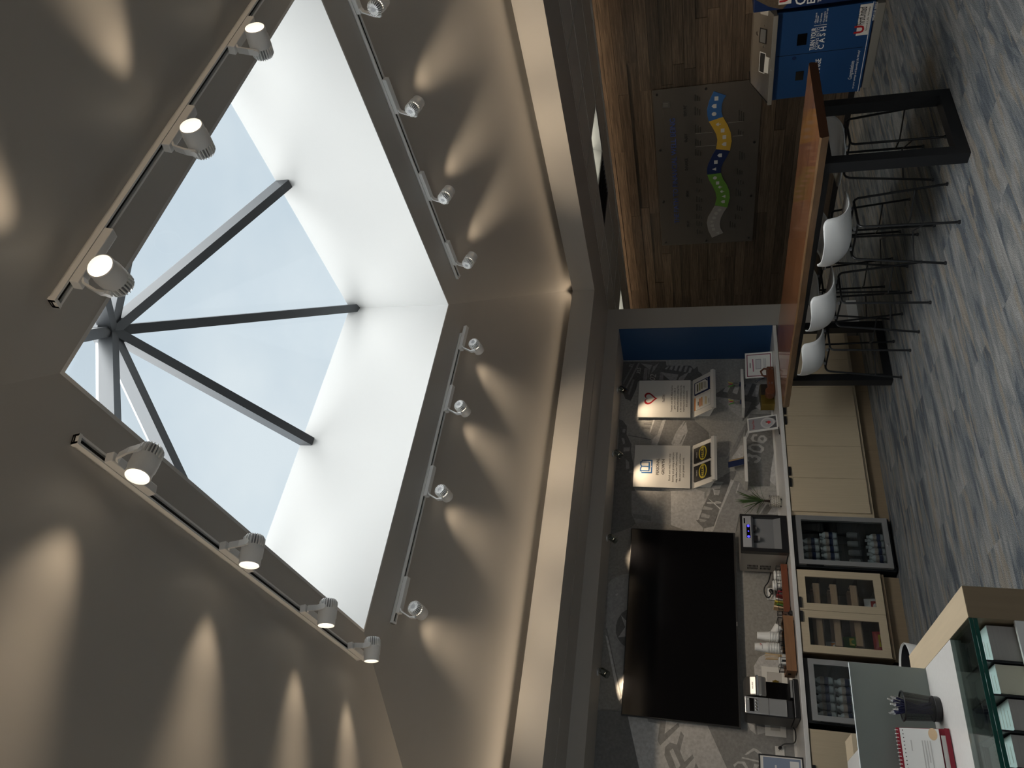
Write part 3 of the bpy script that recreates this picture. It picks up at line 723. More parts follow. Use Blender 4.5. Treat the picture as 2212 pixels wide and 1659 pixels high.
# ------------------------------------------------------------------ mural print
CR = {'A': (1320, 770, .09042), 'B': (1500, 770, .09042), 'C': (1320, 900, .09042), 'D': (1500, 900, .09042), 'E': (1310, 1020, .09042), 'F': (1500, 1020, .09042),
      'G': (1290, 1160, .2410), 'H': (1290, 1530, .18535), 'P': (0, 0, 1)}
def px(c, pts):
    ox, oy, k = CR[c]; return [(ox + x * k, oy + y * k) for x, y in pts]
def mur(c, pts, col): return ([WY(x, y, MY) for x, y in px(c, pts)], col)
M_ = []
def base_quad(x0, x1, z0, z1, col): return ([(x0, MY, z0), (x1, MY, z0), (x1, MY, z1), (x0, MY, z1)], col)
M_.append(base_quad(-1.2, 5.42, CZ, NZ, (0.30, 0.30, 0.29)))
M_.append(base_quad(-1.2, 3.55, CZ, NZ, (0.20, 0.195, 0.185)))
# right end: parked aeroplanes
M_ += [mur('A', [(290, 120), (640, 120), (830, 260), (760, 590), (640, 600), (600, 780), (470, 1060), (340, 1010), (240, 720)], .085),
       mur('A', [(270, 640), (300, 660), (560, 180), (530, 170)], .15), mur('A', [(350, 740), (380, 760), (690, 160), (650, 150)], .19), mur('A', [(400, 900), (440, 920), (560, 560), (520, 540)], .17),
       mur('A', [(640, 120), (1310, 120), (1330, 250), (1190, 300), (1150, 590), (760, 590), (830, 260)], .115),
       mur('A', [(710, 165), (990, 205), (930, 320)], .27), mur('A', [(800, 270), (930, 320), (880, 570), (760, 570)], .20), mur('A', [(870, 320), (890, 320), (880, 570), (860, 570)], .10),
       mur('A', [(1140, 160), (1040, 330), (960, 400), (1010, 240)], .26),
       mur('A', [(1190, 300), (1330, 220), (1900, 220), (1980, 310), (2060, 235), (2090, 360), (2150, 400), (2200, 480), (1950, 590), (1150, 590)], .105)]
for q in ([(1280, 300), (1340, 240), (1390, 240), (1330, 310)], [(1390, 310), (1430, 230), (1500, 220), (1450, 330)], [(1500, 330), (1540, 220), (1610, 210), (1560, 350)],
          [(1610, 350), (1660, 220), (1730, 220), (1670, 365)], [(1730, 370), (1780, 230), (1840, 240), (1780, 380)], [(1840, 390), (1880, 260), (1940, 290), (1890, 395)]):
    M_.append(mur('A', q, .30))
M_ += [mur('A', [(1180, 375), (1610, 435), (1560, 570), (1400, 570)], .29), mur('A', [(1180, 380), (1250, 440), (1250, 570), (1150, 570)], .22), mur('A', [(1860, 370), (1730, 570), (1600, 570), (1640, 490)], .29),
       # below the heart board: striped nose and shadow
       mur('B', [(510, 900), (680, 780), (830, 690), (1060, 690), (1380, 650), (1570, 690), (1600, 1000), (1500, 1240), (1380, 1290), (1150, 1560), (1160, 1060), (750, 1000), (510, 960)], .13),
       mur('B', [(750, 735), (860, 715), (790, 865), (680, 840)], .36), mur('B', [(980, 690), (1090, 690), (1020, 905), (905, 870)], .38), mur('B', [(1240, 665), (1380, 655), (1260, 935), (1155, 925)], .34), mur('B', [(1480, 690), (1570, 690), (1500, 970), (1370, 950)], .36),
       mur('B', [(510, 970), (720, 990), (700, 1080), (520, 1040)], .30), mur('B', [(740, 990), (1100, 1060), (1110, 1470), (560, 1060)], .36), mur('B', [(1160, 1060), (1370, 1100), (1180, 1480)], .22),
       mur('B', [(1570, 1120), (1590, 1290), (1450, 1210)], .42)]
# centre: open cockpit aeroplane
M_ += [mur('C', [(190, 60), (270, 90), (380, 230), (370, 420), (490, 670), (470, 800), (530, 1150), (520, 1670), (80, 1670), (180, 500)], .12),
       mur('C', [(280, 300), (350, 300), (330, 390), (270, 380)], .26), mur('C', [(250, 520), (310, 520), (340, 640), (290, 660)], .28), mur('C', [(300, 740), (460, 740), (440, 830), (300, 840)], .28), mur('C', [(350, 1010), (430, 1090), (440, 1240), (360, 1260)], .26), mur('C', [(430, 1300), (540, 1270), (530, 1480), (420, 1520)], .28),
       mur('C', [(1240, 60), (2000, 60), (2000, 130), (2212, 310), (2212, 620), (1940, 730), (1000, 720), (960, 620), (1020, 560)], .20),
       mur('C', [(1240, 70), (1310, 70), (1130, 620), (1100, 690), (960, 680), (980, 560), (1090, 440)], .42),
       mur('C', [(1050, 70), (1230, 70), (1100, 450), (1010, 480), (930, 410)], .24), mur('C', [(1010, 70), (1050, 70), (940, 390), (920, 380)], .48),
       mur('C', [(760, 150), (960, 130), (960, 200), (800, 190)], .20), mur('C', [(720, 240), (940, 240), (920, 300), (740, 280)], .20), mur('C', [(400, 440), (960, 545), (950, 562), (400, 455)], .13),
       mur('C', [(1740, 110), (1770, 110), (1470, 690), (1440, 640), (1560, 360)], .38), mur('C', [(1790, 130), (1830, 350), (1690, 700), (1480, 690), (1620, 380)], .42), mur('C', [(1740, 440), (1770, 450), (1660, 660), (1630, 660)], .22),
       mur('D', [(0, 100), (330, 380), (340, 520), (0, 690)], .19)]
# centre right: numbered nose
M_ += [mur('D', [(1330, -60), (1930, -60), (1930, 700), (1850, 1200), (1800, 1670), (1260, 1670), (1200, 420), (1230, 180)], .165),
       mur('D', [(1220, 160), (1250, 230), (880, 1000), (760, 1040)], .22), mur('D', [(1270, 330), (1330, 350), (1290, 450), (1210, 620), (1200, 500)], .42),
       mur('D', [(1100, 690), (1160, 690), (1160, 1010), (760, 1110), (960, 900)], .40), mur('D', [(760, 1040), (920, 960), (820, 1110), (700, 1110)], .26),
       mur('D', [(560, 600), (860, 590), (880, 680), (780, 980), (560, 980)], .22),
       mur('D', [(1920, 740), (1980, 900), (1990, 1670), (1900, 1640), (1800, 1540), (1850, 1150)], .42),
       mur('D', [(1400, 425), (1500, 425), (1500, 470), (1430, 480), (1415, 540), (1440, 575), (1500, 590), (1520, 510), (1580, 450), (1660, 450), (1740, 520), (1730, 570), (1650, 645), (1390, 600), (1340, 535)], .38),
       mur('D', [(1600, 500), (1650, 500), (1665, 540), (1640, 580), (1590, 570), (1570, 530)], .165),
       mur('D', [(1390, 655), (1540, 660), (1665, 740), (1660, 810), (1590, 875), (1410, 850), (1265, 770), (1280, 720)], .38), mur('D', [(1370, 705), (1530, 710), (1590, 760), (1570, 830), (1420, 810), (1345, 755)], .165),
       mur('D', [(1235, 900), (1310, 880), (1390, 930), (1480, 920), (1590, 990), (1570, 1060), (1490, 1120), (1420, 1105), (1440, 1060), (1500, 1030), (1500, 990), (1420, 975), (1380, 1000), (1330, 960), (1280, 970), (1275, 1030), (1310, 1040), (1300, 1080), (1240, 1070)], .38)]
# framed cockpit beside the dispenser
M_ += [mur('E', [(210, -20), (650, 30), (640, 340), (700, 460), (600, 1000), (700, 1230), (580, 1330), (110, 1500)], .12), mur('E', [(600, 450), (1540, 480), (1540, 1270), (1090, 1200), (700, 1220), (600, 1000)], .21), mur('E', [(640, 1000), (1070, 1050), (1070, 1180), (650, 1100)], .15),
       mur('E', [(1540, 460), (2060, 410), (2300, 560), (2300, 1440), (1850, 1380), (1540, 1270)], .38),
       mur('F', [(-10, 400), (250, 480), (230, 780), (40, 1160), (210, 1340), (200, 1440), (-10, 1420)], .38),
       mur('F', [(950, 200), (1090, 240), (1200, 420), (1640, 640), (1640, 1030), (1080, 1000), (980, 1470), (430, 1440), (560, 1100)], .235),
       mur('F', [(470, 220), (880, -20), (1000, -20), (920, 200), (600, 900), (440, 1310), (210, 1340), (40, 1160), (250, 770)], .165),
       mur('F', [(560, 60), (720, 30), (690, 120), (560, 100)], .30), mur('F', [(500, 230), (700, 240), (650, 310), (450, 260)], .31), mur('F', [(430, 330), (640, 320), (610, 400), (400, 420)], .31), mur('F', [(470, 430), (620, 430), (580, 560), (500, 540)], .36), mur('F', [(330, 420), (390, 430), (350, 560), (300, 560)], .36), mur('F', [(200, 640), (300, 640), (240, 780), (170, 760)], .40),
       mur('F', [(230, 810), (440, 870), (420, 910), (190, 900)], .36), mur('F', [(180, 980), (380, 1040), (350, 1110), (150, 1080)], .31), mur('F', [(110, 1120), (300, 1150), (240, 1200), (130, 1190)], .31), mur('F', [(130, 920), (180, 920), (100, 1140), (50, 1150)], .44),
       mur('F', [(330, 640), (360, 650), (625, 870), (600, 885)], .52), mur('F', [(300, 725), (650, 735), (650, 752), (300, 760)], .50), mur('F', [(440, 400), (470, 400), (500, 550), (470, 550)], .46), mur('F', [(510, 690), (640, 720), (640, 740), (500, 710)], .5),
       mur('F', [(870, 180), (950, 210), (560, 1100), (490, 1310), (440, 1430), (470, 1290), (600, 900), (760, 500)], .44), mur('F', [(1060, 260), (1090, 270), (1010, 520), (980, 510)], .40),
       mur('F', [(220, 1350), (470, 1300), (430, 1430), (215, 1430)], .42), mur('F', [(1540, 1000), (1580, 1000), (1740, 760), (1700, 750)], .44), mur('F', [(1740, 1010), (1990, 1030), (2010, 700), (1850, 850)], .42)]
# television surroundings: nose disc, roundel and propeller
M_ += [mur('G', [(100, 420), (130, 385), (180, 355), (235, 338), (300, 332), (300, 1470), (215, 1450), (80, 820)], .27), mur('G', [(160, 520), (185, 505), (190, 515), (175, 530)], .42),
       mur('G', [(300, 650), (262, 656), (220, 685), (185, 740), (168, 800), (168, 860), (185, 910), (215, 955), (252, 985), (300, 990)], .11), mur('G', [(213, 703), (250, 742), (300, 780), (300, 890), (188, 902), (252, 810)], .36),
       mur('G', [(75, 880), (95, 900), (222, 1440), (200, 1472), (185, 1450)], .42), mur('G', [(78, 820), (90, 830), (218, 1420), (212, 1440)], .15)]
# left end: big letters
M_ += [mur('H', [(345, 40), (800, 100), (1280, 190), (1530, 740), (500, 740)], .42), mur('H', [(1280, 190), (1900, 100), (2400, 100), (2400, 760), (1540, 760)], .21), mur('H', [(-20, 20), (345, 40), (500, 760), (-60, 760)], .13),
       mur('H', [(740, 100), (810, 100), (785, 300), (945, 170), (960, 215), (735, 437), (705, 380)], .20), mur('H', [(580, 110), (740, 130), (730, 185), (600, 160)], .22),
       mur('H', [(850, 400), (930, 425), (975, 270), (1012, 320), (965, 500), (1018, 628), (1110, 540), (1130, 580), (1030, 696), (985, 760), (905, 760), (970, 668), (882, 470), (845, 500), (920, 696), (860, 740), (783, 545), (795, 450)], .21),
       mur('H', [(1150, 640), (1180, 696), (1190, 760), (1110, 760)], .21),
       mur('H', [(1820, 465), (1860, 480), (1985, 580), (1960, 600), (1830, 495), (1735, 550), (1715, 540)], .44), mur('H', [(1690, 568), (1935, 625), (1920, 642), (1680, 585)], .44), mur('H', [(1585, 660), (1640, 620), (1720, 625), (1760, 700), (1740, 720), (1690, 650), (1640, 645), (1600, 690)], .44), mur('H', [(1830, 650), (1890, 660), (1850, 720), (1810, 720)], .44),
       mur('H', [(1750, 170), (1830, 200), (1850, 310), (1780, 250)], .40), mur('H', [(1860, 200), (1990, 240), (1950, 290), (1870, 310)], .38)]
M_ += [mur('P', [(1628, 1440), (1640, 1420), (1660, 1410), (1690, 1405), (1690, 1470), (1632, 1475)], .40)]
M_ = [(p, (c * 1.3 if isinstance(c, (int, float)) else tuple(v * 1.3 for v in c))) for p, c in M_]
printed('mural_print', 'mural_ink', M_, wall_m, (0, -1, 0), step=0.00009)
R_, U_ = Vector((1, 0, 0)), Vector((0, 0, 1))
for s, p, sz, ang in (('02', px('A', [(1050, 590)])[0], 0.10, 0.35), ('355', px('A', [(690, 420)])[0], 0.062, 0.35), ('31', px('A', [(500, 260)])[0], 0.055, 0.35)):
    q = WY(*p, MY - 0.012); rr = Vector((math.cos(ang * .3), 0, -math.sin(ang * .3)))
    text(s, sz, q, rr, Vector((0.25, 0, 1)), 'ink_soft', wall_m, 'mural_number')
# ------------------------------------------------------------------ counter and cabinets along the mural wall
CY0 = NY            # front edge of the counter
counter = thing('counter', 'long white quartz worktop along the mural wall', 'worktop', (2.1, 6.73, 0.835))
box('slab', 'quartz', -1.2, COLX0 - 0.006, CY0, MY - 0.0, 0.835, CZ, counter, bevel=0.002)
struct(box('trim_6', 'quartz', -1.2, COLX0 - 0.006, MY - 0.014, MY - 0.0, CZ, CZ + 0.02), 'low white strip where the worktop meets the mural')
DY = 6.445          # door fronts
def pull(x, parent, z=0.826):
    MB().box(x - 0.045, x + 0.045, DY - 0.016, DY, z - 0.02, z).build('pull', 'black_metal', parent)
DOORS = [3.205, 3.555, 3.904, 4.250, 4.600, 4.950, 5.330]
names = ['beside the tall-leaf plant', 'under the open-book ledge', 'under the gold box', 'nearest the bar table legs', '', '']
pair_lab = ['light maple double-door base cabinet next to the right-hand drinks fridge', 'light maple double-door base cabinet under the number 306 and the framed prayer box', 'light maple double-door base cabinet behind the bar table, nearest the blue wall']
for k in range(3):
    x0, x1, x2 = DOORS[2 * k], DOORS[2 * k + 1], DOORS[2 * k + 2]
    t = thing('base_cabinet', pair_lab[k], 'cabinet', ((x0 + x2) / 2, 6.7, 0), 'base cabinets')
    box('carcass', 'maple', x0 + (0.001 if k else -0.03), x2 - 0.001, DY + 0.022, MY - 0.025, 0.13, 0.834, t)
    for a, b, pl in ((x0, x1, x1 - 0.06), (x1, x2, x1 + 0.06)):
        d = box('door', 'maple', a + 0.0015, b - 0.0015, DY, DY + 0.02, 0.16, 0.826, t, bevel=0.001)
        if k == 0: pull(pl, d)
        elif k == 1: pull(pl, d)
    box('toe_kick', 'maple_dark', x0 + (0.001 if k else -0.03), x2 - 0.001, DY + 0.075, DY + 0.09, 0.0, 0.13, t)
# filler strip under the right end
# glazed cabinet
gx0, gx1, gx2 = 1.935, 2.287, 2.645
t = thing('glass_cabinet', 'light maple base cabinet with two glazed doors showing wooden crates', 'cabinet', ((gx0 + gx2) / 2, 6.7, 0))
g = MB(); g.box(gx0, gx0 + 0.018, DY + 0.022, MY - 0.025, 0.13, 0.834); g.box(gx2 - 0.018, gx2, DY + 0.022, MY - 0.025, 0.13, 0.834)
g.box(gx0 + 0.018, gx2 - 0.018, DY + 0.022, MY - 0.025, 0.13, 0.15); g.box(gx0 + 0.018, gx2 - 0.018, DY + 0.022, MY - 0.025, 0.816, 0.834); g.box(gx0 + 0.018, gx2 - 0.018, MY - 0.043, MY - 0.025, 0.15, 0.816)
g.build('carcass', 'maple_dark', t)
for a, b, pl in ((gx0, gx1, gx1 - 0.06), (gx1, gx2, gx1 + 0.06)):
    W = 0.062
    g = MB(); g.box(a + 0.0015, a + W, DY, DY + 0.02, 0.16, 0.826); g.box(b - W, b - 0.0015, DY, DY + 0.02, 0.16, 0.826); g.box(a + W, b - W, DY, DY + 0.02, 0.16, 0.16 + W); g.box(a + W, b - W, DY, DY + 0.02, 0.826 - W, 0.826)
    d = g.build('door', 'maple', t)
    box('pane', 'cab_glass', a + W, b - W, DY + 0.008, DY + 0.012, 0.16 + W, 0.826 - W, d)
    pull(pl, d)
for z in (0.345, 0.505, 0.645): box('shelf', 'clear_plastic', gx0 + 0.02, gx2 - 0.02, DY + 0.06, MY - 0.05, z - 0.006, z, t)
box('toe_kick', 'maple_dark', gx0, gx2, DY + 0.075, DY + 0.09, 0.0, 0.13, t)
for k, z in enumerate((0.645, 0.505, 0.345)):
    lv = ['top', 'middle', 'lowest'][k]
    x0 = 2.02 + 0.012 * k; x1 = 2.56; h = 0.05
    c = thing('wooden_crate', 'long low wooden snack crate on the %s shelf behind the glazed doors' % lv, 'crate', ((x0 + x1) / 2, 6.62, z), 'snack crates')
    box('side', 'crate_wood', x0, x1, 6.535, 6.547, z + 0.001, z + h, c); box('side', 'crate_wood', x0, x1, 6.72, 6.732, z + 0.001, z + h, c)
    for xe in (x0, x1 - 0.012):
        g = MB(); g.box(xe, xe + 0.012, 6.547, 6.60, z + 0.001, z + h); g.box(xe, xe + 0.012, 6.667, 6.72, z + 0.001, z + h); g.box(xe, xe + 0.012, 6.60, 6.667, z + 0.001, z + 0.02); g.build('handle_end', 'crate_wood', c)
    box('bottom', 'crate_wood', x0 + 0.012, x1 - 0.012, 6.547, 6.72, z + 0.001, z + 0.007, c)
def snack_bag(x, y, z, w, h, cols, label, tilt=0.25):
    t = thing('snack_bag', label, 'snack bag', (x, y, z), 'snack bags')
    g = MB(); n, m = 7, 9; pts = []
    for s in (-1, 1):
        for j in range(m):
            for i in range(n):
                u, v = i / (n - 1) * 2 - 1, j / (m - 1)
                b = max(0, (1 - u * u)) ** 0.6 * (math.sin(PI * v)) ** 0.6
                pts.append((x + u * w / 2, y + s * (0.002 + 0.028 * b) + tilt * v * h, z + v * h))
    fs = []
    for s in range(2):
        for j in range(m - 1):
            for i in range(n - 1):
                a = s * n * m + j * n + i; q = (a, a + 1, a + n + 1, a + n); fs.append(q if s == 0 else q[::-1])
    g.add(pts, fs).build('pouch', cols[0], t, smooth=True)
    g = MB(); g.add([(x - w * .3, y - 0.026 + tilt * h * .35, z + h * .35), (x + w * .3, y - 0.026 + tilt * h * .35, z + h * .35), (x + w * .3, y - 0.031 + tilt * h * .65, z + h * .66), (x - w * .3, y - 0.031 + tilt * h * .65, z + h * .66)], [(0, 1, 2, 3)]).build('print', cols[1], t)
snack_bag(2.40, 6.58, 0.152, 0.15, 0.13, ('chip_white', 'chip_red'), 'white and red snack bag at the bottom of the right glazed door')
snack_bag(2.11, 6.58, 0.152, 0.17, 0.10, ('chip_red', 'chip_yellow'), 'red and yellow snack bag at the bottom of the left glazed door')
snack_bag(2.10, 6.63, 0.354, 0.10, 0.12, ('chip_green', 'chip_yellow'), 'green and yellow snack bag standing in the lowest crate')
snack_bag(2.05, 6.63, 0.514, 0.09, 0.10, ('chip_white', 'orange'), 'white snack bag standing in the middle crate')
# cabinet left of the left fridge
t = thing('base_cabinet', 'light maple base cabinet left of the left-hand drinks fridge, half behind the frosted screen', 'cabinet', (0.9, 6.7, 0), 'base cabinets')
box('carcass', 'maple', -0.2, 1.355, DY + 0.022, MY - 0.025, 0.13, 0.834, t)
for a, b in ((1.0, 1.352), (0.645, 0.997), (0.29, 0.642)):
    d = box('door', 'maple', a + 0.0015, b - 0.0015, DY, DY + 0.02, 0.16, 0.826, t, bevel=0.001)
    if a < 1: pull(b - 0.06, d)
    else: pull(a + 0.05, d)
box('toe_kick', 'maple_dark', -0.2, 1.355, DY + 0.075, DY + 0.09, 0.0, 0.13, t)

# drinks fridges
def fridge(x0, x1, label, sticker):
    z0, z1 = 0.045, 0.80; yf = NY - 0.005
    t = thing('drinks_fridge', label, 'fridge', ((x0 + x1) / 2, 6.7, 0), 'drinks fridges')
    g = MB(); g.box(x0 - 0.012, x0 + 0.02, yf + 0.045, MY - 0.02, 0.02, 0.825); g.box(x1 - 0.02, x1 + 0.012, yf + 0.045, MY - 0.02, 0.02, 0.825); g.box(x0 + 0.02, x1 - 0.02, yf + 0.045, MY - 0.02, 0.80, 0.825)
    g.box(x0 + 0.02, x1 - 0.02, yf + 0.045, MY - 0.02, 0.02, 0.06); g.box(x0 + 0.02, x1 - 0.02, MY - 0.05, MY - 0.02, 0.06, 0.80)
    g.build('cabinet', 'fridge_dark', t)
    W = 0.042
    g = MB(); g.box(x0, x0 + W, yf, yf + 0.035, z0, z1); g.box(x1 - W, x1, yf, yf + 0.035, z0, z1); g.box(x0 + W, x1 - W, yf, yf + 0.035, z0, z0 + W); g.box(x0 + W, x1 - W, yf, yf + 0.035, z1 - W, z1)
    d = g.build('door', 'silver', t)
    box('pane', 'fridge_glass', x0 + W, x1 - W, yf + 0.010, yf + 0.016, z0 + W, z1 - W, d)
    box('handle', 'charcoal', x0 - 0.004, x0, yf + 0.004, yf + 0.03, 0.60, 0.74, d)
    MB().lathe([(0.009, 0), (0.009, -0.008)], ((x0 + x1) / 2 - 0.02, yf, z0 + 0.02), 12, (0, 1, 0)).build('lock', 'chrome', d)
    for z in (0.27, 0.455, 0.61): box('shelf', 'clear_plastic', x0 + 0.03, x1 - 0.03, yf + 0.075, MY - 0.06, z - 0.008, z, t)
    for s in (x0 + 0.03, x1 - 0.03): MB().lathe([(0.02, 0), (0.02, 0.02)], (s, yf + 0.09, 0), 10).build('foot', 'black_plastic', t)
    return t
fridge(2.690, 3.155, 'silver-framed glass-door drinks fridge with bottles, under the water dispenser', False)
fridge(1.410, 1.880, 'silver-framed glass-door drinks fridge with bottles, under the coffee machine', True)

bot = None
def bottle(x, y, z, label):
    global bot
    if bot is None:
        t = thing('water_bottle', label, 'bottle', (x, y, z), 'water bottles in the fridges')
        MB().lathe([(0.026, 0.0), (0.030, 0.006), (0.030, 0.090), (0.024, 0.106), (0.012, 0.120), (0.012, 0.126)], (x, y, z), 14).build('body', 'bottle_plastic', t, smooth=True)
        MB().lathe([(0.0305, 0.03), (0.0305, 0.062)], (x, y, z), 14, caps=False).build('label_band', 'navy', t, smooth=True)
        MB().lathe([(0.0307, 0.062), (0.0307, 0.092)], (x, y, z), 14, caps=False).build('photo_band', 'band_photo', t, smooth=True)
        MB().lathe([(0.014, 0.124), (0.014, 0.138)], (x, y, z), 12).build('cap', 'cap_white', t, smooth=True)
        bot = t; return t
    return dup(bot, (x, y, z), random.uniform(0, 6.2), label)
mat('band_photo', (0.46, 0.38, 0.34), 0.4, noise=((60, 60, 60), 0.75))
ROWS = [(3, 0.6105, 4, 'top'), (2, 0.4555, 6, 'upper middle'), (1, 0.0605, 6, 'bottom')]
for fx0, fx1, which in ((2.690, 3.155, 'right-hand'), (1.410, 1.880, 'left-hand')):
    for lv, (sh, z, n, word) in enumerate(ROWS):
        n_ = 6 if which == 'left-hand' and word == 'top' else n
        for r in range(2):
            for i in range(n_):
                x = fx0 + 0.078 + i * 0.066
                if x > fx1 - 0.07: continue
                bottle(x, NY + 0.135 + r * 0.075, z, '%s water bottle from left, %s row, %s shelf, %s fridge' % ((ORD + ['fifth', 'sixth'])[i], ['front', 'back'][r], word, which))
for i in range(4):
    x = 2.80 + i * 0.085; y = NY + 0.16
    t = thing('drink_can', 'small round-topped drink can on the second shelf of the right-hand fridge, %s from the left' % ORD[i], 'can', (x, y, 0.27), 'small cans')
    MB().lathe([(0.022, 0.0), (0.026, 0.004), (0.026, 0.075), (0.022, 0.085)], (x, y, 0.2705), 16).build('body', 'grey_plastic', t, smooth=True)
    MB().lathe([(0.021, 0.0), (0.021, 0.002), (0.010, 0.003)], (x, y, 0.3555), 16).build('lid', 'silver', t, smooth=True)

# ------------------------------------------------------------------ on the wall: boards, ledges, shelves
def board(x0, x1, z0, z1, label):
    y = MY - 0.035
    t = thing('sign_board', label, 'sign', ((x0 + x1) / 2, MY - 0.01, z0), 'white sign boards')
    box('panel', 'board_white', x0, x1, y, y + 0.008, z0, z1, t, bevel=0.001)
    for xx in (x0 + 0.05, x1 - 0.05):
        for zz in (z0 + 0.06, z1 - 0.06):
            MB().lathe([(0.010, 0), (0.010, 0.019)], (xx, y + 0.008, zz), 10, (0, 1, 0)).build('standoff', 'charcoal', t)
    return t, y
def para(lines, x, z, size, dz, y, t, m='ink_grey', bold=0.0):
    for i, s in enumerate(lines): text(s, size, (x, y, z - i * dz), R_, U_, m, t, 'lettering', 'CENTER', bold=bold)
fb, fy = board(4.577, 5.094, 1.749, 2.336, 'white board with a red heart outline headed FAITH')
cx_ = (4.577 + 5.094) / 2
# heart outline
hp = []
for k in range(40):
    a = 2 * PI * k / 40; hx = 16 * math.sin(a) ** 3; hz = 13 * math.cos(a) - 5 * math.cos(2 * a) - 2 * math.cos(3 * a) - math.cos(4 * a); hp.append((hx, hz))
outer = [(cx_ + h[0] * 0.0052, fy - 0.0006, 2.205 + h[1] * 0.0052) for h in hp]; inner = [(cx_ + h[0] * 0.0037, fy - 0.0006, 2.2055 + h[1] * 0.0037) for h in hp]
g = MB(); n = len(hp); g.add(outer + inner, [(i, (i + 1) % n, n + (i + 1) % n, n + i) for i in range(n)]); g.build('heart', 'red', fb)
para(['FAITH'], cx_, 2.035, 0.038, 0.03, fy, fb, 'ink_grey', 0.0006)
para(['Treasure your faith. Allow God to', 'guide your heart to a life of', 'meaning and purpose, putting Him', 'at the center of everything you do,', 'inspiring you to serve others with', 'love and compassion.'], cx_, 1.950, 0.0265, 0.0335, fy, fb)
pb, py_ = board(3.690, 4.210, 1.747, 2.343, 'white board with a blue open book headed PERSONAL GROWTH')
cx_ = 3.94
def book_icon(cx, z, y, t):
    b = [(-.083, -.06), (.083, -.06), (.083, .055), (.062, .055), (.062, .072), (.02, .072), (0, .062), (-.02, .072), (-.062, .072), (-.062, .055), (-.083, .055)]
    P_ = []
    P_.append(([(cx + a, y, z + c) for a, c in b], (0.035, 0.14, 0.36)))
    P_.append(([(cx + a, y, z + c) for a, c in [(-.068, -.045), (-.012, -.045), (0, -.052), (.012, -.045), (.068, -.045), (.068, .05), (.058, .05), (.058, -.03), (0, -.038), (-.058, -.03), (-.058, .05), (-.068, .05)]], (0.75, 0.74, 0.71)))
    for s in (-1, 1): P_.append(([(cx + s * a, y, z + c) for a, c in [(.007, -.018), (.048, -.018), (.048, .058), (.02, .058), (.007, .05)]][::s], (0.75, 0.74, 0.71)))
    printed('book_symbol', 'flat_ink', P_, t, (0, -1, 0))
book_icon(cx_, 2.205, py_, pb)
para(['PERSONAL', 'GROWTH'], cx_, 2.075, 0.042, 0.058, py_, pb, 'ink_grey', 0.0006)
para(['Enrich your mind. Never stop', 'learning and growing so that you', 'may realize your fullest potential,', 'live your purpose, and achieve', 'your greatest success.'], cx_, 1.955, 0.0275, 0.036, py_, pb)
def ledge(x0, x1, label):
    """sloped display ledge: back edge high on the wall, lip at the front"""
    t = thing('display_ledge', label, 'display ledge', ((x0 + x1) / 2, MY, 1.49), 'sloped display ledges')
    MB().prism([(x0, MY - 0.002, 1.724), (x0, MY - 0.20, 1.494), (x0, MY - 0.20, 1.478), (x0, MY - 0.002, 1.700)], (x1 - x0, 0, 0)).build('slope', 'board_white', t)
    MB().prism([(x0, MY - 0.186, 1.510), (x0, MY - 0.205, 1.530), (x0, MY - 0.222, 1.500), (x0, MY - 0.203, 1.474)], (x1 - x0, 0, 0)).build('lip', 'board_white', t)
    for xx in (x0 + 0.02, x1 - 0.035): MB().prism([(xx, MY - 0.002, 1.698), (xx, MY - 0.190, 1.486), (xx, MY - 0.002, 1.54)], (0.015, 0, 0)).build('bracket', 'white_plastic', t)
    return t
ledge(4.597, 5.115, 'sloped white display ledge holding two books, under the heart board')
ledge(3.705, 4.228, 'sloped white display ledge holding two black books, under the open-book board')
def on_ledge(x, s, lift=0.0):
    """point on the ledge slope: s metres up from the lip"""
    v = Vector((0, 0.198, 0.230)).normalized(); n = Vector((0, -0.230, 0.198)).normalized()
    return Vector((x, MY - 0.193, 1.502)) + v * s + n * lift, v, n
def ledge_book(x0, x1, s1, th, mcov, label, art):
    p, v, n = on_ledge(x0, 0.034, 0.0012); t = thing('book', label, 'book', p, 'books on the display ledges')
    w = Vector((x1 - x0, 0, 0))
    MB().prism([p, p + w, p + w + v * s1, p + v * s1], n * th).build('cover', mcov, t)
    MB().prism([p + w * .01 - v * 0.0006 + n * th * .15, p + w * .99 - v * 0.0006 + n * th * .15, p + w * .99 - v * 0.0006 + n * th * .85, p + w * .01 - v * 0.0006 + n * th * .85], v * -0.0006).build('pages', 'paper', t)
    def Q(a, b): return p + w * a + v * (s1 * b) + n * th
    P_ = [([Q(a, b) for a, b in poly], c) for poly, c in art]
    if P_: printed('cover_print', 'flat_ink', P_, t, n)
    return t, Q, v, n
def oval(cx, cy, rx, ry): return [(cx + rx * math.cos(2 * PI * k / 20), cy + ry * math.sin(2 * PI * k / 20)) for k in range(20)]
for i, (a, b) in enumerate(((3.765, 3.945), (3.985, 4.165))):
    t, Q, v, n = ledge_book(a, b, 0.225, 0.018, 'charcoal', '%s of the two black books with a yellow oval on their covers' % ['left', 'right'][i],
                  [(oval(.5, .45, .48, .24), (0.62, 0.52, 0.05)), (oval(.5, .45, .42, .18), (0.02, 0.02, 0.02))])
    text('FAILURE', 0.042, Q(.5, .39) + n * .001, R_, v, 'yellow', t, 'lettering', 'CENTER', bold=0.001)
    text('FAILING', 0.020, Q(.5, .78) + n * .001, R_, v, 'ink_soft', t, 'lettering', 'CENTER')
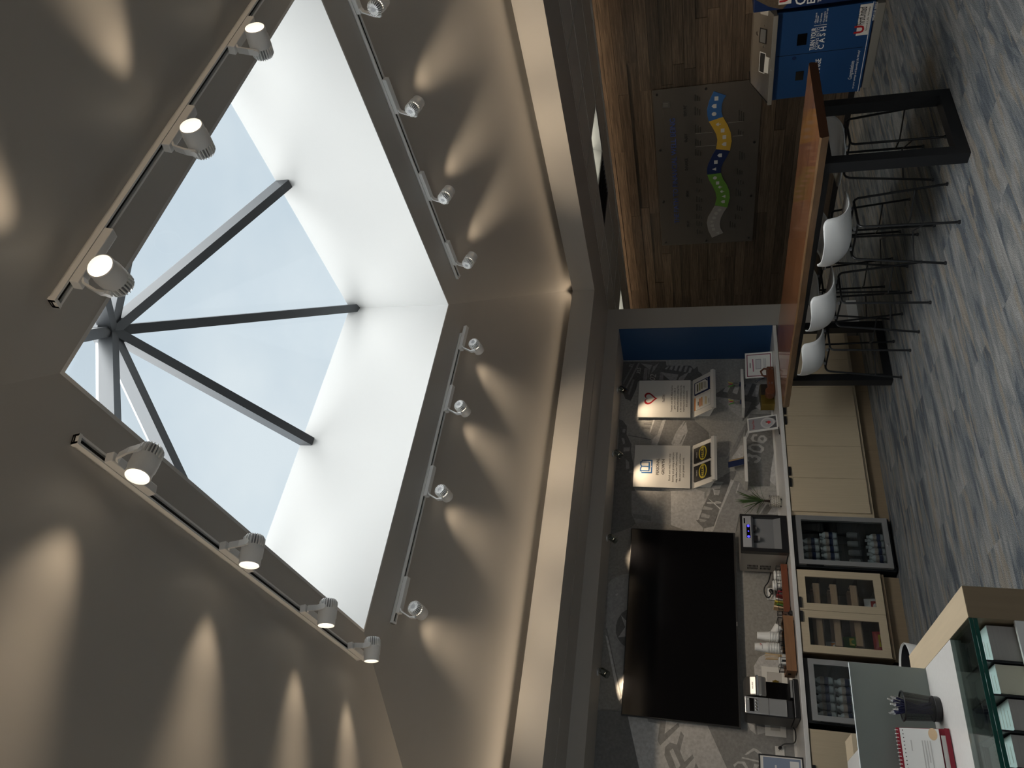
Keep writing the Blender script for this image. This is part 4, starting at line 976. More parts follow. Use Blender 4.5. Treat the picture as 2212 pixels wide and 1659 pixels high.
ledge_book(4.665, 4.835, 0.225, 0.010, 'paper', 'white booklet with an orange top band on the ledge under the heart board',
           [([(0, .92), (1, .92), (1, 1), (0, 1)], (0.62, 0.22, 0.04)), ([(.15, .6), (.8, .6), (.8, .68), (.15, .68)], (0.6, 0.2, 0.05)), ([(.15, .48), (.85, .48), (.85, .56), (.15, .56)], (0.62, 0.3, 0.1)), ([(.3, .72), (.6, .72), (.6, .78), (.3, .78)], (0.1, 0.1, 0.1)), ([(.1, .2), (.7, .2), (.8, .3), (.2, .34)], (0.7, 0.62, 0.4)), ([(.1, .05), (.5, .05), (.5, .08), (.1, .08)], (0.1, 0.1, 0.1))])
ledge_book(4.875, 5.045, 0.225, 0.012, 'navy', 'white book with a navy border on the ledge under the heart board',
           [([(.07, .13), (.93, .13), (.93, .95), (.07, .95)], (0.75, 0.74, 0.70)), ([(.2, .74), (.8, .74), (.8, .82), (.2, .82)], (0.12, 0.10, 0.07)), ([(.2, .60), (.85, .60), (.85, .68), (.2, .68)], (0.3, 0.28, 0.08)), ([(.25, .46), (.8, .46), (.8, .54), (.25, .54)], (0.25, 0.22, 0.12)), ([(.15, .2), (.7, .22), (.8, .4), (.3, .4)], (0.5, 0.48, 0.42)), ([(.7, .14), (.9, .14), (.9, .3), (.78, .2)], (0.02, 0.03, 0.08))])
def float_shelf(x0, x1, label):
    t = thing('floating_shelf', label, 'shelf', ((x0 + x1) / 2, MY, 1.17), 'white floating shelves')
    box('board', 'board_white', x0, x1, MY - 0.20, MY - 0.001, 1.172, 1.202, t, bevel=0.002)
    box('fixing', 'charcoal', x1 - 0.10, x1 - 0.06, MY - 0.15, MY - 0.14, 1.171, 1.1725, t)
float_shelf(4.60, 5.125, 'white floating shelf with two small trophies')
float_shelf(3.70, 4.233, 'white floating shelf with a standing blue booklet')
for i, (x, lab) in enumerate(((4.985, 'right'), (4.745, 'left'))):
    t = thing('trophy', '%s small clear trophy with yellow, red and green tips on the white shelf' % lab, 'trophy', (x, MY - 0.10, 1.202), 'small clear trophies')
    MB().lathe([(0.026, 0.0), (0.026, 0.012)], (x, MY - 0.10, 1.203), 16).build('base', 'navy', t)
    MB().lathe([(0.024, 0.012), (0.030, 0.05), (0.024, 0.075), (0.010, 0.088)], (x, MY - 0.10, 1.203), 12).build('crystal', 'clear_plastic', t)
    MB().lathe([(0.006, 0.012), (0.010, 0.05), (0.006, 0.09)], (x, MY - 0.10, 1.203), 8).build('core', 'chrome', t)
    for dx, m, a in ((0.012, 'yellow', 0.5), (0.0, 'red', 0.1), (-0.014, 'green', -0.6)):
        b0 = Vector((x + dx, MY - 0.10, 1.282)); MB().tube([b0, b0 + Vector((a * 0.02, 0, 0.035)), b0 + Vector((a * 0.05, 0, 0.055))], [0.006, 0.006, 0.002], 6).build('tip', m, t)
t = thing('booklet_stand', 'navy spiral-bound booklet leaning on a small wooden stand on the white shelf', 'booklet', (3.985, MY - 0.12, 1.202))
pp = [WY(*q, MY - 0.13) for q in px('D', [(1130, 1195), (1105, 1040), (755, 1195), (765, 1320)])]
lz = 1.204
a0, a1 = Vector((3.925, MY - 0.155, lz)), Vector((4.005, MY - 0.135, lz)); upv = Vector((-0.02, 0.045, 0.155))
MB().prism([a0, a1, a1 + upv, a0 + upv], (0.001, 0.006, -0.001)).build('cover', 'navy', t)
MB().prism([a1 + Vector((.001, .001, 0)), a1 + Vector((0.035, 0.03, 0)), a1 + Vector((0.035, 0.03, 0)) + upv * .95, a1 + upv * .95 + Vector((.001, .001, 0))], (0.001, 0.003, 0)).build('back_board', 'stir_wood', t)
for k in range(12):
    c = a0 + upv * (k + .5) / 12; MB().tube([c + Vector((0.004 * math.cos(b) - .001, -0.003 * math.sin(b) + .003, 0)) for b in (0, 1.2, 2.4, 3.6, 4.8)], 0.0009, 4).build('coil', 'ink_soft', t)
box('foot', 'black_metal', 3.93, 4.02, MY - 0.165, MY - 0.10, 1.2025, 1.2045, t)

# television
tvx0, tvx1, tvz0, tvz1 = 1.397, 3.184, 1.313, 2.327; TY = 6.93
tv = thing('television', 'large black wall-mounted television', 'television', ((tvx0 + tvx1) / 2, MY, tvz0))
box('casing', 'black_plastic', tvx0, tvx1, TY, TY + 0.035, tvz0, tvz1, tv, bevel=0.003)
box('screen', 'black_gloss', tvx0 + 0.009, tvx1 - 0.009, TY - 0.0012, TY + 0.002, tvz0 + 0.016, tvz1 - 0.009, tv)
box('bottom_bezel', 'charcoal', tvx0 + 0.002, tvx1 - 0.002, TY - 0.002, TY, tvz0 + 0.001, tvz0 + 0.015, tv)
box('wall_bracket', 'black_metal', 2.0, 2.6, TY + 0.035, MY - 0.002, 1.6, 2.05, tv)
box('logo', 'silver', 2.26, 2.30, TY - 0.0026, TY - 0.002, tvz0 + 0.004, tvz0 + 0.011, tv)

# sockets and recessed boxes
def plate(p0, p1, label, kind):
    a, b = WY(*p0, MY - 0.012), WY(*p1, MY - 0.012)
    x0, x1, z0, z1 = min(a.x, b.x), max(a.x, b.x), min(a.z, b.z), max(a.z, b.z)
    t = thing('wall_socket', label, 'socket', ((x0 + x1) / 2, MY, z0), 'wall sockets')
    box('plate', 'white_plastic', x0, x1, MY - 0.018, MY - 0.011, z0, z1, t, bevel=0.001)
    cx, cz = (x0 + x1) / 2, (z0 + z1) / 2
    n = 2
    for k in range(n):
        xx = x0 + (x1 - x0) * (k + .5) / n
        o = box('outlet', 'board_white', xx - 0.018, xx + 0.018, MY - 0.0195, MY - 0.018, cz - 0.026, cz + 0.026, t)
        for dx, dz in ((-0.007, 0.006), (0.007, 0.006), (0.0, -0.012)): box('slot', 'dark_slot', xx + dx - 0.0014, xx + dx + 0.0014, MY - 0.0198, MY - 0.0194, cz + dz - 0.004, cz + dz + 0.004, o)
    return Vector((cx, MY - 0.02, cz)), x0, x1
s1c, s1a, s1b = plate((1656.4, 1270), (1675, 1296.6), 'white double wall socket with a black plug between television and trays', 2)
s2c, s2a, s2b = plate((1674.1, 1611.5), (1695.8, 1644.6), 'white double wall socket near the left edge, feeding the coffee machine', 2)
def recess(p0, p1, label):
    a, b = WY(*p0, MY - 0.012), WY(*p1, MY - 0.012); x0, x1, z0, z1 = min(a.x, b.x), max(a.x, b.x), min(a.z, b.z), max(a.z, b.z)
    t = thing('recessed_box', label, 'wall box', ((x0 + x1) / 2, MY, z0), 'white recessed wall boxes')
    w = 0.045; g = MB(); g.box(x0, x0 + w, MY - 0.016, MY - 0.011, z0, z1); g.box(x1 - w, x1, MY - 0.016, MY - 0.011, z0, z1); g.box(x0 + w, x1 - w, MY - 0.016, MY - 0.011, z0, z0 + w); g.box(x0 + w, x1 - w, MY - 0.016, MY - 0.011, z1 - w, z1)
    g.build('frame', 'white_plastic', t)
    box('back', 'ink_soft', x0 + w, x1 - w, MY - 0.0115, MY - 0.0108, z0 + w, z1 - w, t)
    return x0, x1, z0, z1
bx = recess((1644.5, 1439), (1703, 1500), 'white recessed wall box with a brass valve behind the coffee machine')
cz = (bx[2] + bx[3]) / 2
t = thing('shutoff_valve', 'small brass water valve in the recessed wall box', 'valve', (bx[1] - 0.12, MY - 0.03, cz))
MB().lathe([(0.012, 0), (0.012, 0.05)], (bx[1] - 0.13, MY - 0.03, cz - 0.03), 10, (0, 0, 1)).build('body', 'gold', t, smooth=True)
MB().lathe([(0.016, 0), (0.016, 0.012)], (bx[1] - 0.13, MY - 0.045, cz - 0.005), 8, (0, 1, 0)).build('knob', 'gold', t)
recess((1651, 1545), (1699, 1594), 'white recessed wall box left of the coffee machine')
# ------------------------------------------------------------------ on the counter
Z = CZ
# water dispenser
wx0, wx1, wy, wz = 2.800, 3.165, 6.47, 1.283
t = thing('water_dispenser', 'black-fronted stainless countertop water dispenser with blue lit buttons', 'water dispenser', ((wx0 + wx1) / 2, 6.7, Z))
box('body', 'steel_side', wx0 + 0.006, wx1 - 0.006, wy + 0.06, 6.955, Z + 0.012, wz - 0.004, t)
g = MB(); fx0, fx1 = wx0 + 0.035, wx1 - 0.022; iz0, iz1 = Z + 0.06, wz - 0.115
g.box(wx0, fx0, wy, wy + 0.06, Z + 0.004, wz); g.box(fx1, wx1, wy, wy + 0.06, Z + 0.004, wz); g.box(fx0, fx1, wy, wy + 0.06, Z + 0.004, iz0); g.box(fx0, fx1, wy, wy + 0.06, wz - 0.02, wz)
g.box(fx0, fx1, wy + 0.05, wy + 0.06, iz0, wz - 0.02)
front = g.build('front_frame', 'black_plastic', t)
MB().prism([(fx0, wy - 0.004, wz - 0.02), (fx0, wy - 0.012, iz1 + 0.02), (fx0, wy + 0.02, iz1), (fx0, wy + 0.05, iz1), (fx0, wy + 0.05, wz - 0.02)], (fx1 - fx0, 0, 0)).build('control_panel', 'mid_grey', t)
cx_ = (fx0 + fx1) / 2
pn = box('button_bar', 'black_gloss', cx_ - 0.065, cx_ + 0.065, wy - 0.0125, wy - 0.008, iz1 + 0.028, iz1 + 0.062, t, bevel=0.002)
for k, (dx, r) in enumerate(((-0.052, 0.012), (0.0, 0.006), (0.052, 0.012))): MB().lathe([(r, 0), (r * .8, 0.003)], (cx_ + dx, wy - 0.0125, iz1 + 0.045), 14, (0, -1, 0)).build('button', 'led_blue', t)
box('badge', 'black_gloss', fx1 - 0.075, fx1 - 0.02, wy - 0.0065, wy - 0.004, wz - 0.045, wz - 0.032, t)
box('recess_back', 'grey_plastic', fx0, fx1, wy + 0.044, wy + 0.05, iz0, iz1, t)
MB().prism([(fx0, wy + 0.044, iz0 + 0.06), (fx0, wy + 0.005, iz0), (fx0, wy + 0.044, iz0)], (fx1 - fx0, 0, 0)).build('drip_slope', 'grey_plastic', t)
box('nozzle', 'black_plastic', cx_ - 0.085, cx_ - 0.035, wy + 0.0, wy + 0.044, iz1 - 0.035, iz1, t); box('nozzle_tip', 'silver', cx_ - 0.075, cx_ - 0.045, wy - 0.004, wy + 0.02, iz1 - 0.055, iz1 - 0.035, t)
box('spout', 'black_plastic', cx_ + 0.01, cx_ + 0.07, wy + 0.005, wy + 0.044, iz1 - 0.02, iz1, t); box('spout_tip', 'silver', cx_ + 0.028, cx_ + 0.052, wy, wy + 0.02, iz1 - 0.028, iz1 - 0.02, t)
for k in range(4):
    for j in range(8):
        y0 = 6.80 + (k % 2) * 0.055; z0 = wz - 0.07 - j * 0.012 - (k // 2) * 0.115
        box('vent', 'dark_slot', wx0 + 0.0052, wx0 + 0.0062, y0, y0 + 0.042, z0 - 0.007, z0, t)
for xx in (wx0 + 0.04, wx1 - 0.04):
    for yy in (wy + 0.08, 6.93): MB().lathe([(0.015, 0), (0.015, 0.014)], (xx, yy, Z), 10).build('foot', 'black_plastic', t)
mat('jug_blue', (0.05, 0.07, 0.25), 0.4)

# organiser tray 1 (mahogany) with wire baskets and lids
def wire_basket(x0, x1, y0, y1, z0, z1, label, group='wire baskets on the coffee trays'):
    t = thing('wire_basket', label, 'wire basket', ((x0 + x1) / 2, (y0 + y1) / 2, z0), group)
    r = 0.0026
    def ringp(z, e=0): return [(x0 - e, y0 - e, z), (x1 + e, y0 - e, z), (x1 + e, y1 + e, z), (x0 - e, y1 + e, z)]
    g = MB()
    for k in range(3):
        g.tube(ringp(z0 + 0.004 + (z1 - z0 - 0.004) * k / 2, 0.004 * k), r, 6, True)
    n = max(2, int((x1 - x0) / 0.03)); m = max(2, int((y1 - y0) / 0.03))
    for k in range(n + 1):
        x = x0 + (x1 - x0) * k / n
        g.tube([(x, y0 - .008, z1), (x, y0, z0 + .004), (x, y1, z0 + .004), (x, y1 + .008, z1)], r * .8, 5)
    for k in range(m + 1):
        y = y0 + (y1 - y0) * k / m
        g.tube([(x0 - .008, y, z1), (x0, y, z0 + .004), (x1, y, z0 + .004), (x1 + .008, y, z1)], r * .8, 5)
    g.build('wires', 'black_metal', t)
    return t
def tray(x0, x1, y0, y1, h, m, label):
    t = thing('organiser_tray', label, 'tray', ((x0 + x1) / 2, (y0 + y1) / 2, Z), 'coffee trays')
    z0 = Z + 0.008
    box('front', m, x0, x1, y0, y0 + 0.012, z0, z0 + h, t, bevel=0.001); box('rear', m, x0, x1, y1 - 0.012, y1, z0, z0 + h, t)
    for xe in (x0, x1 - 0.012):
        e = box('side', m, xe, xe + 0.012, y0 + 0.012, y1 - 0.012, z0, z0 + h, t)
    box('finger_hole', 'dark_slot', x0 - 0.0006, x0 + 0.001, (y0 + y1) / 2 - 0.02, (y0 + y1) / 2 + 0.02, z0 + h * .45, z0 + h * .75, t)
    box('bottom', m, x0 + 0.012, x1 - 0.012, y0 + 0.012, y1 - 0.012, z0, z0 + 0.008, t)
    for xx in (x0 + 0.04, x1 - 0.04):
        for yy in (y0 + 0.03, y1 - 0.03): MB().lathe([(0.014, 0), (0.014, 0.008)], (xx, yy, Z), 10).build('foot', 'black_plastic', t)
    return t, z0 + 0.008
_, tz1 = tray(2.335, 2.775, 6.665, 6.85, 0.055, 'mahogany', 'dark mahogany organiser tray holding lids and pods beside the water dispenser')
wire_basket(2.56, 2.755, 6.685, 6.83, tz1, tz1 + 0.085, 'black wire basket of cup lids on the mahogany tray')
wire_basket(2.36, 2.545, 6.685, 6.83, tz1, tz1 + 0.085, 'black wire basket of tea packets on the mahogany tray')
def lids(x, y, z, n, label):
    t = thing('lid_stack', label, 'lid stack', (x, y, z), 'stacks of cup lids')
    for k in range(n): MB().lathe([(0.046, 0.0), (0.046, 0.006), (0.040, 0.008), (0.038, 0.0155), (0.03, 0.016)], (x, y, z + 0.0165 * k), 20).build('lid', 'white_plastic', t, smooth=True)
lids(2.70, 6.76, tz1 + 0.006, 6, 'right stack of white plastic cup lids in the wire basket')
lids(2.605, 6.76, tz1 + 0.006, 7, 'left stack of white plastic cup lids in the wire basket')
packs = [('burgundy', 2.52, 0.00), ('chip_red', 2.485, 0.01), ('chip_white', 2.45, 0.02), ('chip_yellow', 2.425, 0.03), ('chip_green', 2.40, 0.015), ('peach', 2.378, 0.04)]
for k, (m, x, up) in enumerate(packs):
    z0 = tz1 + 0.007; lean = 0.012
    t = thing('tea_packet', '%s tea packet standing in the wire basket' % ['dark red', 'bright red', 'white', 'yellow', 'green', 'peach'][k], 'packet', (x, 6.757, z0), 'tea packets')
    MB().prism([(x, 6.715, z0), (x, 6.80, z0), (x + lean, 6.80, z0 + 0.075 + up), (x + lean, 6.715, z0 + 0.075 + up)], (0.012, 0, 0)).build('sachet', m, t)
    MB().prism([(x - 0.0006 + lean * .4, 6.73, z0 + 0.03), (x - 0.0006 + lean * .4, 6.785, z0 + 0.03), (x - 0.0006 + lean * .8, 6.785, z0 + 0.06), (x - 0.0006 + lean * .8, 6.73, z0 + 0.06)], (0.0003, 0, 0)).build('print', 'ink_soft', t)
t = thing('door_stop', 'small dark round knob on the worktop before the trays', 'knob', (2.30, 6.60, Z))
MB().lathe([(0.022, 0.0), (0.026, 0.006), (0.026, 0.022), (0.012, 0.03)], (2.30, 6.60, Z + 0.0005), 14).build('body', 'charcoal', t, smooth=True)
MB().lathe([(0.010, 0.03), (0.010, 0.036)], (2.30, 6.60, Z + 0.0005), 10).build('tip', 'black_plastic', t)

# organiser tray 2 (walnut) with baskets, cups, stirrers
_, tz2 = tray(1.79, 2.245, 6.50, 6.72, 0.080, 'walnut_box', 'walnut organiser tray with cup stacks next to the coffee machine')
wire_basket(2.05, 2.225, 6.52, 6.70, tz2, tz2 + 0.112, 'black wire basket under the left-hand cup stack nearest the mahogany tray')
wire_basket(1.83, 2.025, 6.52, 6.70, tz2, tz2 + 0.112, 'black wire basket under the napkins on the walnut tray')
def cup_stack(x, y, z, n, label, logo):
    t = thing('cup_stack', label, 'cups', (x, y, z), 'upside-down cup stacks')
    for k in range(n):
        dz = z + 0.0125 * k
        top = k == n - 1
        h = 0.105
        MB().lathe([(0.043, 0.0), (0.0445, 0.003), (0.043, 0.007), (0.040, 0.008), (0.031, h), (0.029, h), (0.029, h - 0.006), (0.001, h - 0.006)], (x, y, dz), 22, caps=False).build('cup', 'white_plastic', t, smooth=True)
    if logo:
        zt = z + 0.0125 * (n - 1)
        text('U', 0.020, (x + 0.012, y - 0.0375, zt + 0.052), Vector((1, 0, 0)), Vector((0, 0.10, -1)) * -1, 'red', t, 'logo_letter', 'CENTER', bold=0.001)
        text('FirstUnited', 0.0085, (x - 0.007, y - 0.0385, zt + 0.045), Vector((1, 0, 0)), Vector((0, 0.1, 1)), 'ink', t, 'lettering', 'CENTER')
    return t
cup_stack(2.085, 6.60, tz2 + 0.008 + 0.095, 7, 'plain upside-down stack of white paper cups on the walnut tray', False)
cup_stack(1.985, 6.585, tz2 + 0.008 + 0.095, 9, 'upside-down stack of white paper cups printed with a red logo', True)
t = thing('paper_cup', 'single white paper cup lying tilted behind the cup stacks', 'cup', (2.155, 6.65, tz2 + 0.115), 'loose paper cup')
MB().lathe([(0.029, 0), (0.040, 0.085), (0.042, 0.09), (0.040, 0.09), (0.028, 0.004), (0.001, 0.004)], (2.12, 6.66, tz2 + 0.155), 20, (0.55, 0.0, -0.45), caps=False).build('wall', 'white_plastic', t, smooth=True)
MB().lathe([(0.041, 0.087), (0.043, 0.0905), (0.041, 0.094)], (2.12, 6.66, tz2 + 0.155), 20, (0.55, 0.0, -0.45), caps=False).build('rim', 'board_white', t, smooth=True)
t = thing('stirrer_cup', 'bundle of wooden coffee stirrers standing in a cup on the walnut tray', 'stirrers', (1.915, 6.60, tz2 + 0.01))
MB().lathe([(0.026, 0.0), (0.034, 0.08), (0.036, 0.085), (0.034, 0.085), (0.024, 0.004), (0.001, 0.004)], (1.915, 6.60, tz2 + 0.01), 18, caps=False).build('cup', 'white_plastic', t, smooth=True)
for k in range(12):
    a = 2 * PI * k / 12; r = 0.014
    b0 = Vector((1.915 + r * math.cos(a), 6.60 + r * math.sin(a), tz2 + 0.018)); tp = b0 + Vector((0.012 * math.cos(a), 0.010 * math.sin(a), 0.195 + 0.008 * (k % 3)))
    MB().prism([b0, b0 + Vector((0.006, 0, 0)), b0 + Vector((0.006, 0.0015, 0)), b0 + Vector((0, 0.0015, 0))], tp - b0).build('stirrer', 'stir_wood', t)
t = thing('napkin_stack', 'white napkins behind black wire with a small clip on the walnut tray', 'napkins', (1.845, 6.60, tz2 + 0.01))
for k in range(5): box('napkin', 'paper', 1.845 + 0.0, 1.90 - 0.004, 6.525 + k * 0.012, 6.533 + k * 0.012, tz2 + 0.009, tz2 + 0.125, t)
box('clip', 'black_plastic', 1.862, 1.880, 6.523, 6.5248, tz2 + 0.06, tz2 + 0.10, t)

# coffee machine
kx0, kx1, ky, kz = 1.435, 1.735, 6.55, 1.292; km = 1.575
t = thing('coffee_machine', 'silver and black single-serve coffee machine with a display', 'coffee machine', ((kx0 + kx1) / 2, 6.72, Z))
box('base', 'black_plastic', kx0, kx1, ky - 0.02, 6.90, Z + 0.004, Z + 0.045, t, bevel=0.006)
box('housing', 'charcoal', kx0, km, ky + 0.012, 6.90, Z + 0.045, kz - 0.012, t, bevel=0.012)
box('front_panel', 'silver', kx0 + 0.006, km - 0.006, ky - 0.004, ky + 0.012, Z + 0.10, kz, t, bevel=0.004)
box('door_seam', 'dark_slot', kx0 + 0.006, km - 0.006, ky - 0.0046, ky - 0.003, Z + 0.237, Z + 0.240, t)
cp_ = box('control_plate', 'mid_grey', kx0 + 0.014, km - 0.014, ky - 0.0065, ky - 0.0042, kz - 0.105, kz - 0.012, t)
box('display', 'black_gloss', kx0 + 0.020, km - 0.020, ky - 0.0085, ky - 0.0066, kz - 0.070, kz - 0.034, t)
for k in range(4): MB().lathe([(0.0095, 0), (0.0095, 0.003), (0.006, 0.004)], (kx0 + 0.034 + k * 0.0245, ky - 0.0066, kz - 0.088), 12, (0, -1, 0)).build('button', 'chrome', t)
text('K', 0.02, (kx0 + 0.112, ky - 0.0066, kz - 0.03), R_, U_, 'ink_white', t, 'mark', 'CENTER')
box('brew_tower', 'black_plastic', km, kx1 - 0.004, ky + 0.13, 6.90, Z + 0.045, kz - 0.03, t)
# domed brew head
g = MB(); prof = [(0.0, 0.30), (0.03, 0.302), (0.10, 0.300), (0.155, 0.285), (0.19, 0.25), (0.20, 0.20), (0.19, 0.16)]
pts = [(ky - 0.015 + 0.12 - a * 0.6 + 0.02, Z + 0.10 + b) for a, b in prof]
hd = [(km + 0.004, ky + 0.14, kz - 0.17), (km + 0.004, ky - 0.01, kz - 0.17), (km + 0.004, ky - 0.028, kz - 0.13), (km + 0.004, ky - 0.024, kz - 0.085), (km + 0.004, ky - 0.006, kz - 0.045), (km + 0.004, ky + 0.035, kz - 0.012), (km + 0.004, ky + 0.10, kz), (km + 0.004, ky + 0.20, kz), (km + 0.004, ky + 0.20, kz - 0.17)]
MB().prism(hd, (kx1 - km - 0.008, 0, 0)).build('brew_head', 'steel', t, bevel=0.010)
g = MB(); g.prism([(km + 0.002, ky - 0.030, kz - 0.090), (km + 0.002, ky - 0.037, kz - 0.094), (km + 0.002, ky - 0.034, kz - 0.108), (km + 0.002, ky - 0.028, kz - 0.108)], (kx1 - km - 0.004, 0, 0)); hdl = g.build('handle', 'chrome', t)
text('KEURIG', 0.016, ((km + kx1) / 2, ky - 0.0175, kz - 0.068), R_, Vector((0, 0.42, 0.9)), 'ink', t, 'lettering', 'CENTER')
box('cup_cavity', 'black_gloss', km, kx1 - 0.006, ky + 0.12, ky + 0.131, Z + 0.05, kz - 0.17, t)
box('drip_tray', 'black_plastic', km + 0.01, kx1 - 0.01, ky - 0.01, ky + 0.12, Z + 0.045, Z + 0.07, t); box('drip_grid', 'silver', km + 0.014, kx1 - 0.014, ky - 0.012, ky - 0.008, Z + 0.050, Z + 0.066, t)
def cord(pts, r, name, label, parent=None, m='black_plastic'):
    P0 = [Vector(p) for p in pts]; out = []
    for i in range(len(P0) - 1):
        a, b = P0[max(i - 1, 0)], P0[i]; c, d = P0[i + 1], P0[min(i + 2, len(P0) - 1)]
        for k in range(7):
            u = k / 7; out.append(0.5 * ((2 * b) + (c - a) * u + (2 * a - 5 * b + 4 * c - d) * u * u + (3 * b - a - 3 * c + d) * u ** 3))
    out.append(P0[-1]); return MB().tube(out, r, 8).build(name, m, parent, smooth=True)
t = thing('power_cord', 'black power cord from the coffee machine to the left wall socket', 'cord', (kx0 - 0.02, 6.88, Z))
pz = s2c + Vector((0.04, -0.018, 0))
cord([(kx0 - 0.006, 6.86, Z + 0.03), (kx0 - 0.03, 6.90, Z + 0.012), (kx0 - 0.10, 6.95, Z + 0.02), pz + Vector((0.03, -0.01, -0.035)), pz], 0.005, 'cable', '', t)
MB().lathe([(0.013, -0.006), (0.015, 0.010), (0.010, 0.024)], pz + Vector((0, 0.012, 0)), 10, (0.2, -1, -0.3)).build('plug', 'black_plastic', t, smooth=True)
t = thing('power_cord', 'black power cord looping from the water dispenser to the wall socket', 'cord', (2.75, 6.95, Z))
pz = s1c + Vector((0.03, -0.018, 0.0)); p_ = lambda x, y: WY(x, y, MY - 0.05)
cord([(wx0 + 0.004, 6.93, Z + 0.10), p_(1666, 1236), p_(1660, 1256), p_(1652, 1268), p_(1651, 1280), p_(1657, 1291), p_(1664, 1288), p_(1666, 1278)], 0.0055, 'cable', '', t)
q = p_(1666, 1277); MB().lathe([(0.010, -0.03), (0.017, -0.01), (0.019, 0.012), (0.012, 0.022)], q + Vector((0, 0.005, 0.0)), 12, (0.9, 0.3, 0.3)).build('plug', 'black_plastic', t, smooth=True)

# potted plant
px_, py2 = 3.475, 6.80
t = thing('potted_plant', 'spiky green plant in a diamond-patterned white pot', 'plant', (px_, py2, Z))
for k in range(3):
    a = 2 * PI * k / 3 + .5; MB().tube([(px_ + 0.05 * math.cos(a), py2 + 0.05 * math.sin(a), Z + 0.001), (px_ + 0.04 * math.cos(a), py2 + 0.04 * math.sin(a), Z + 0.02)], 0.006, 6).build('pot_foot', 'black_metal', t)
MB().lathe([(0.050, 0.015), (0.056, 0.02), (0.058, 0.105), (0.056, 0.112), (0.052, 0.112), (0.050, 0.095), (0.001, 0.095)], (px_, py2, Z), 28, caps=False).build('pot', 'pot_white', t, smooth=True)
MB().lathe([(0.060, 0.0), (0.060, 0.006)], (px_, py2, Z + 0.108), 28, caps=False).build('pot_rim', 'charcoal', t)
g = MB()
for j in range(4):
    for i in range(16):
        a = 2 * PI * (i + .5 * (j % 2)) / 16; zc = Z + 0.030 + j * 0.022
        def cyl(da, dz, r=0.0588): return (px_ + r * math.cos(a + da), py2 + r * math.sin(a + da), zc + dz)
        for (u0, w0), (u1, w1) in (((-.19, 0), (0, .011)), ((0, .011), (.19, 0)), ((.19, 0), (0, -.011)), ((0, -.011), (-.19, 0))):
            g.poly([cyl(u0, w0), cyl(u1, w1), cyl(u1 * .72, w1 * .72), cyl(u0 * .72, w0 * .72)])
        g.poly([cyl(-.06, 0), cyl(0, -.0035), cyl(.06, 0), cyl(0, .0035)])
g.build('pot_pattern', 'charcoal', t)
MB().lathe([(0.05, 0), (0.03, 0.006), (0.001, 0.008)], (px_, py2, Z + 0.094), 18, caps=False).build('soil', 'soil', t)
MB().tube([(px_, py2, Z + 0.10), (px_ + 0.003, py2, Z + 0.15), (px_ + 0.006, py2, Z + 0.20)], [0.014, 0.011, 0.006], 8).build('stem', 'soil', t, smooth=True)
for k in range(34):
    a = k * 2.39996; el = 0.42 + 1.15 * ((k * 37) % 34) / 34; L = 0.20 + 0.10 * ((k * 13) % 9) / 9
    d = Vector((math.cos(a) * math.cos(el), math.sin(a) * math.cos(el) * .75, math.sin(el))); b0 = Vector((px_ + 0.005, py2, Z + 0.155 + 0.05 * (k % 5) / 5))
    sd = d.cross(Vector((0, 0, 1))).normalized(); w = 0.0085; P0 = []
    for u in (0, .25, .5, .75, 1):
        c = b0 + d * L * u + Vector((0, 0, -0.05 * u * u * (1.2 - el / 1.6))); ww = w * (0.5 + 1.3 * u) * (1 - u) ** 0.6 + 0.0004
        P0.append((c - sd * ww, c + Vector((0, 0, -0.002)), c + sd * ww))
    vs = [q for r in P0 for q in r]; fs = []
    for r in range(4):
        for i in range(2): fs.append((r * 3 + i, r * 3 + i + 1, r * 3 + i + 4, r * 3 + i + 3))
    MB().add(vs, fs).build('leaf', 'leaf', t, smooth=True)

# framed prints on the counter
def easel_frame(a0, a1, h, lean, fw, label, mf, mi, art=None, legcol='white_plastic', back=True):
    """frame standing on the counter: a0,a1 = left and right foot of its front, leaning back"""
    a0, a1 = Vector(a0), Vector(a1); r = (a1 - a0); w = r.length; r.normalize(); nrm = Vector((r.y, -r.x, 0)); u = (Vector((0, 0, 1)) - nrm * lean).normalized(); n = r.cross(u)
    t = thing('picture_frame', label, 'picture frame', (a0 + a1) / 2, 'frames on the worktop')
    def Q(x, y, d=0): return a0 + r * x + u * y + n * d
    def bar_(x0, x1, y0, y1, d0, d1): return [Q(x0, y0, d0), Q(x1, y0, d0), Q(x1, y1, d0), Q(x0, y1, d0)], n * (d1 - d0)
    g = MB()
    for q in ((0, fw, 0, h), (w - fw, w, 0, h), (fw, w - fw, 0, fw), (fw, w - fw, h - fw, h)):
        p, d = bar_(*q, -0.008, 0.008); g.prism(p, d)
    g.build('frame', mf, t)
    p, d = bar_(fw, w - fw, fw, h - fw, -0.004, 0.002); MB().prism(p, d).build('sheet', mi, t)
    if back:
        q = Q(w / 2, h * .6, -0.008); f = Q(w / 2, 0, -0.008) - n * 0.07; f.z = a0.z + 0.001
        MB().prism([q - r * .02, q + r * .02, f + r * .02, f - r * .02], n * 0.003).build('strut', legcol, t)
    if art: printed('print', 'flat_ink', [([Q(x * w, y * h, 0.002) for x, y in poly], c) for poly, c in art], t, n)
    return t, Q, r, u, n
z1 = Z + 0.0012
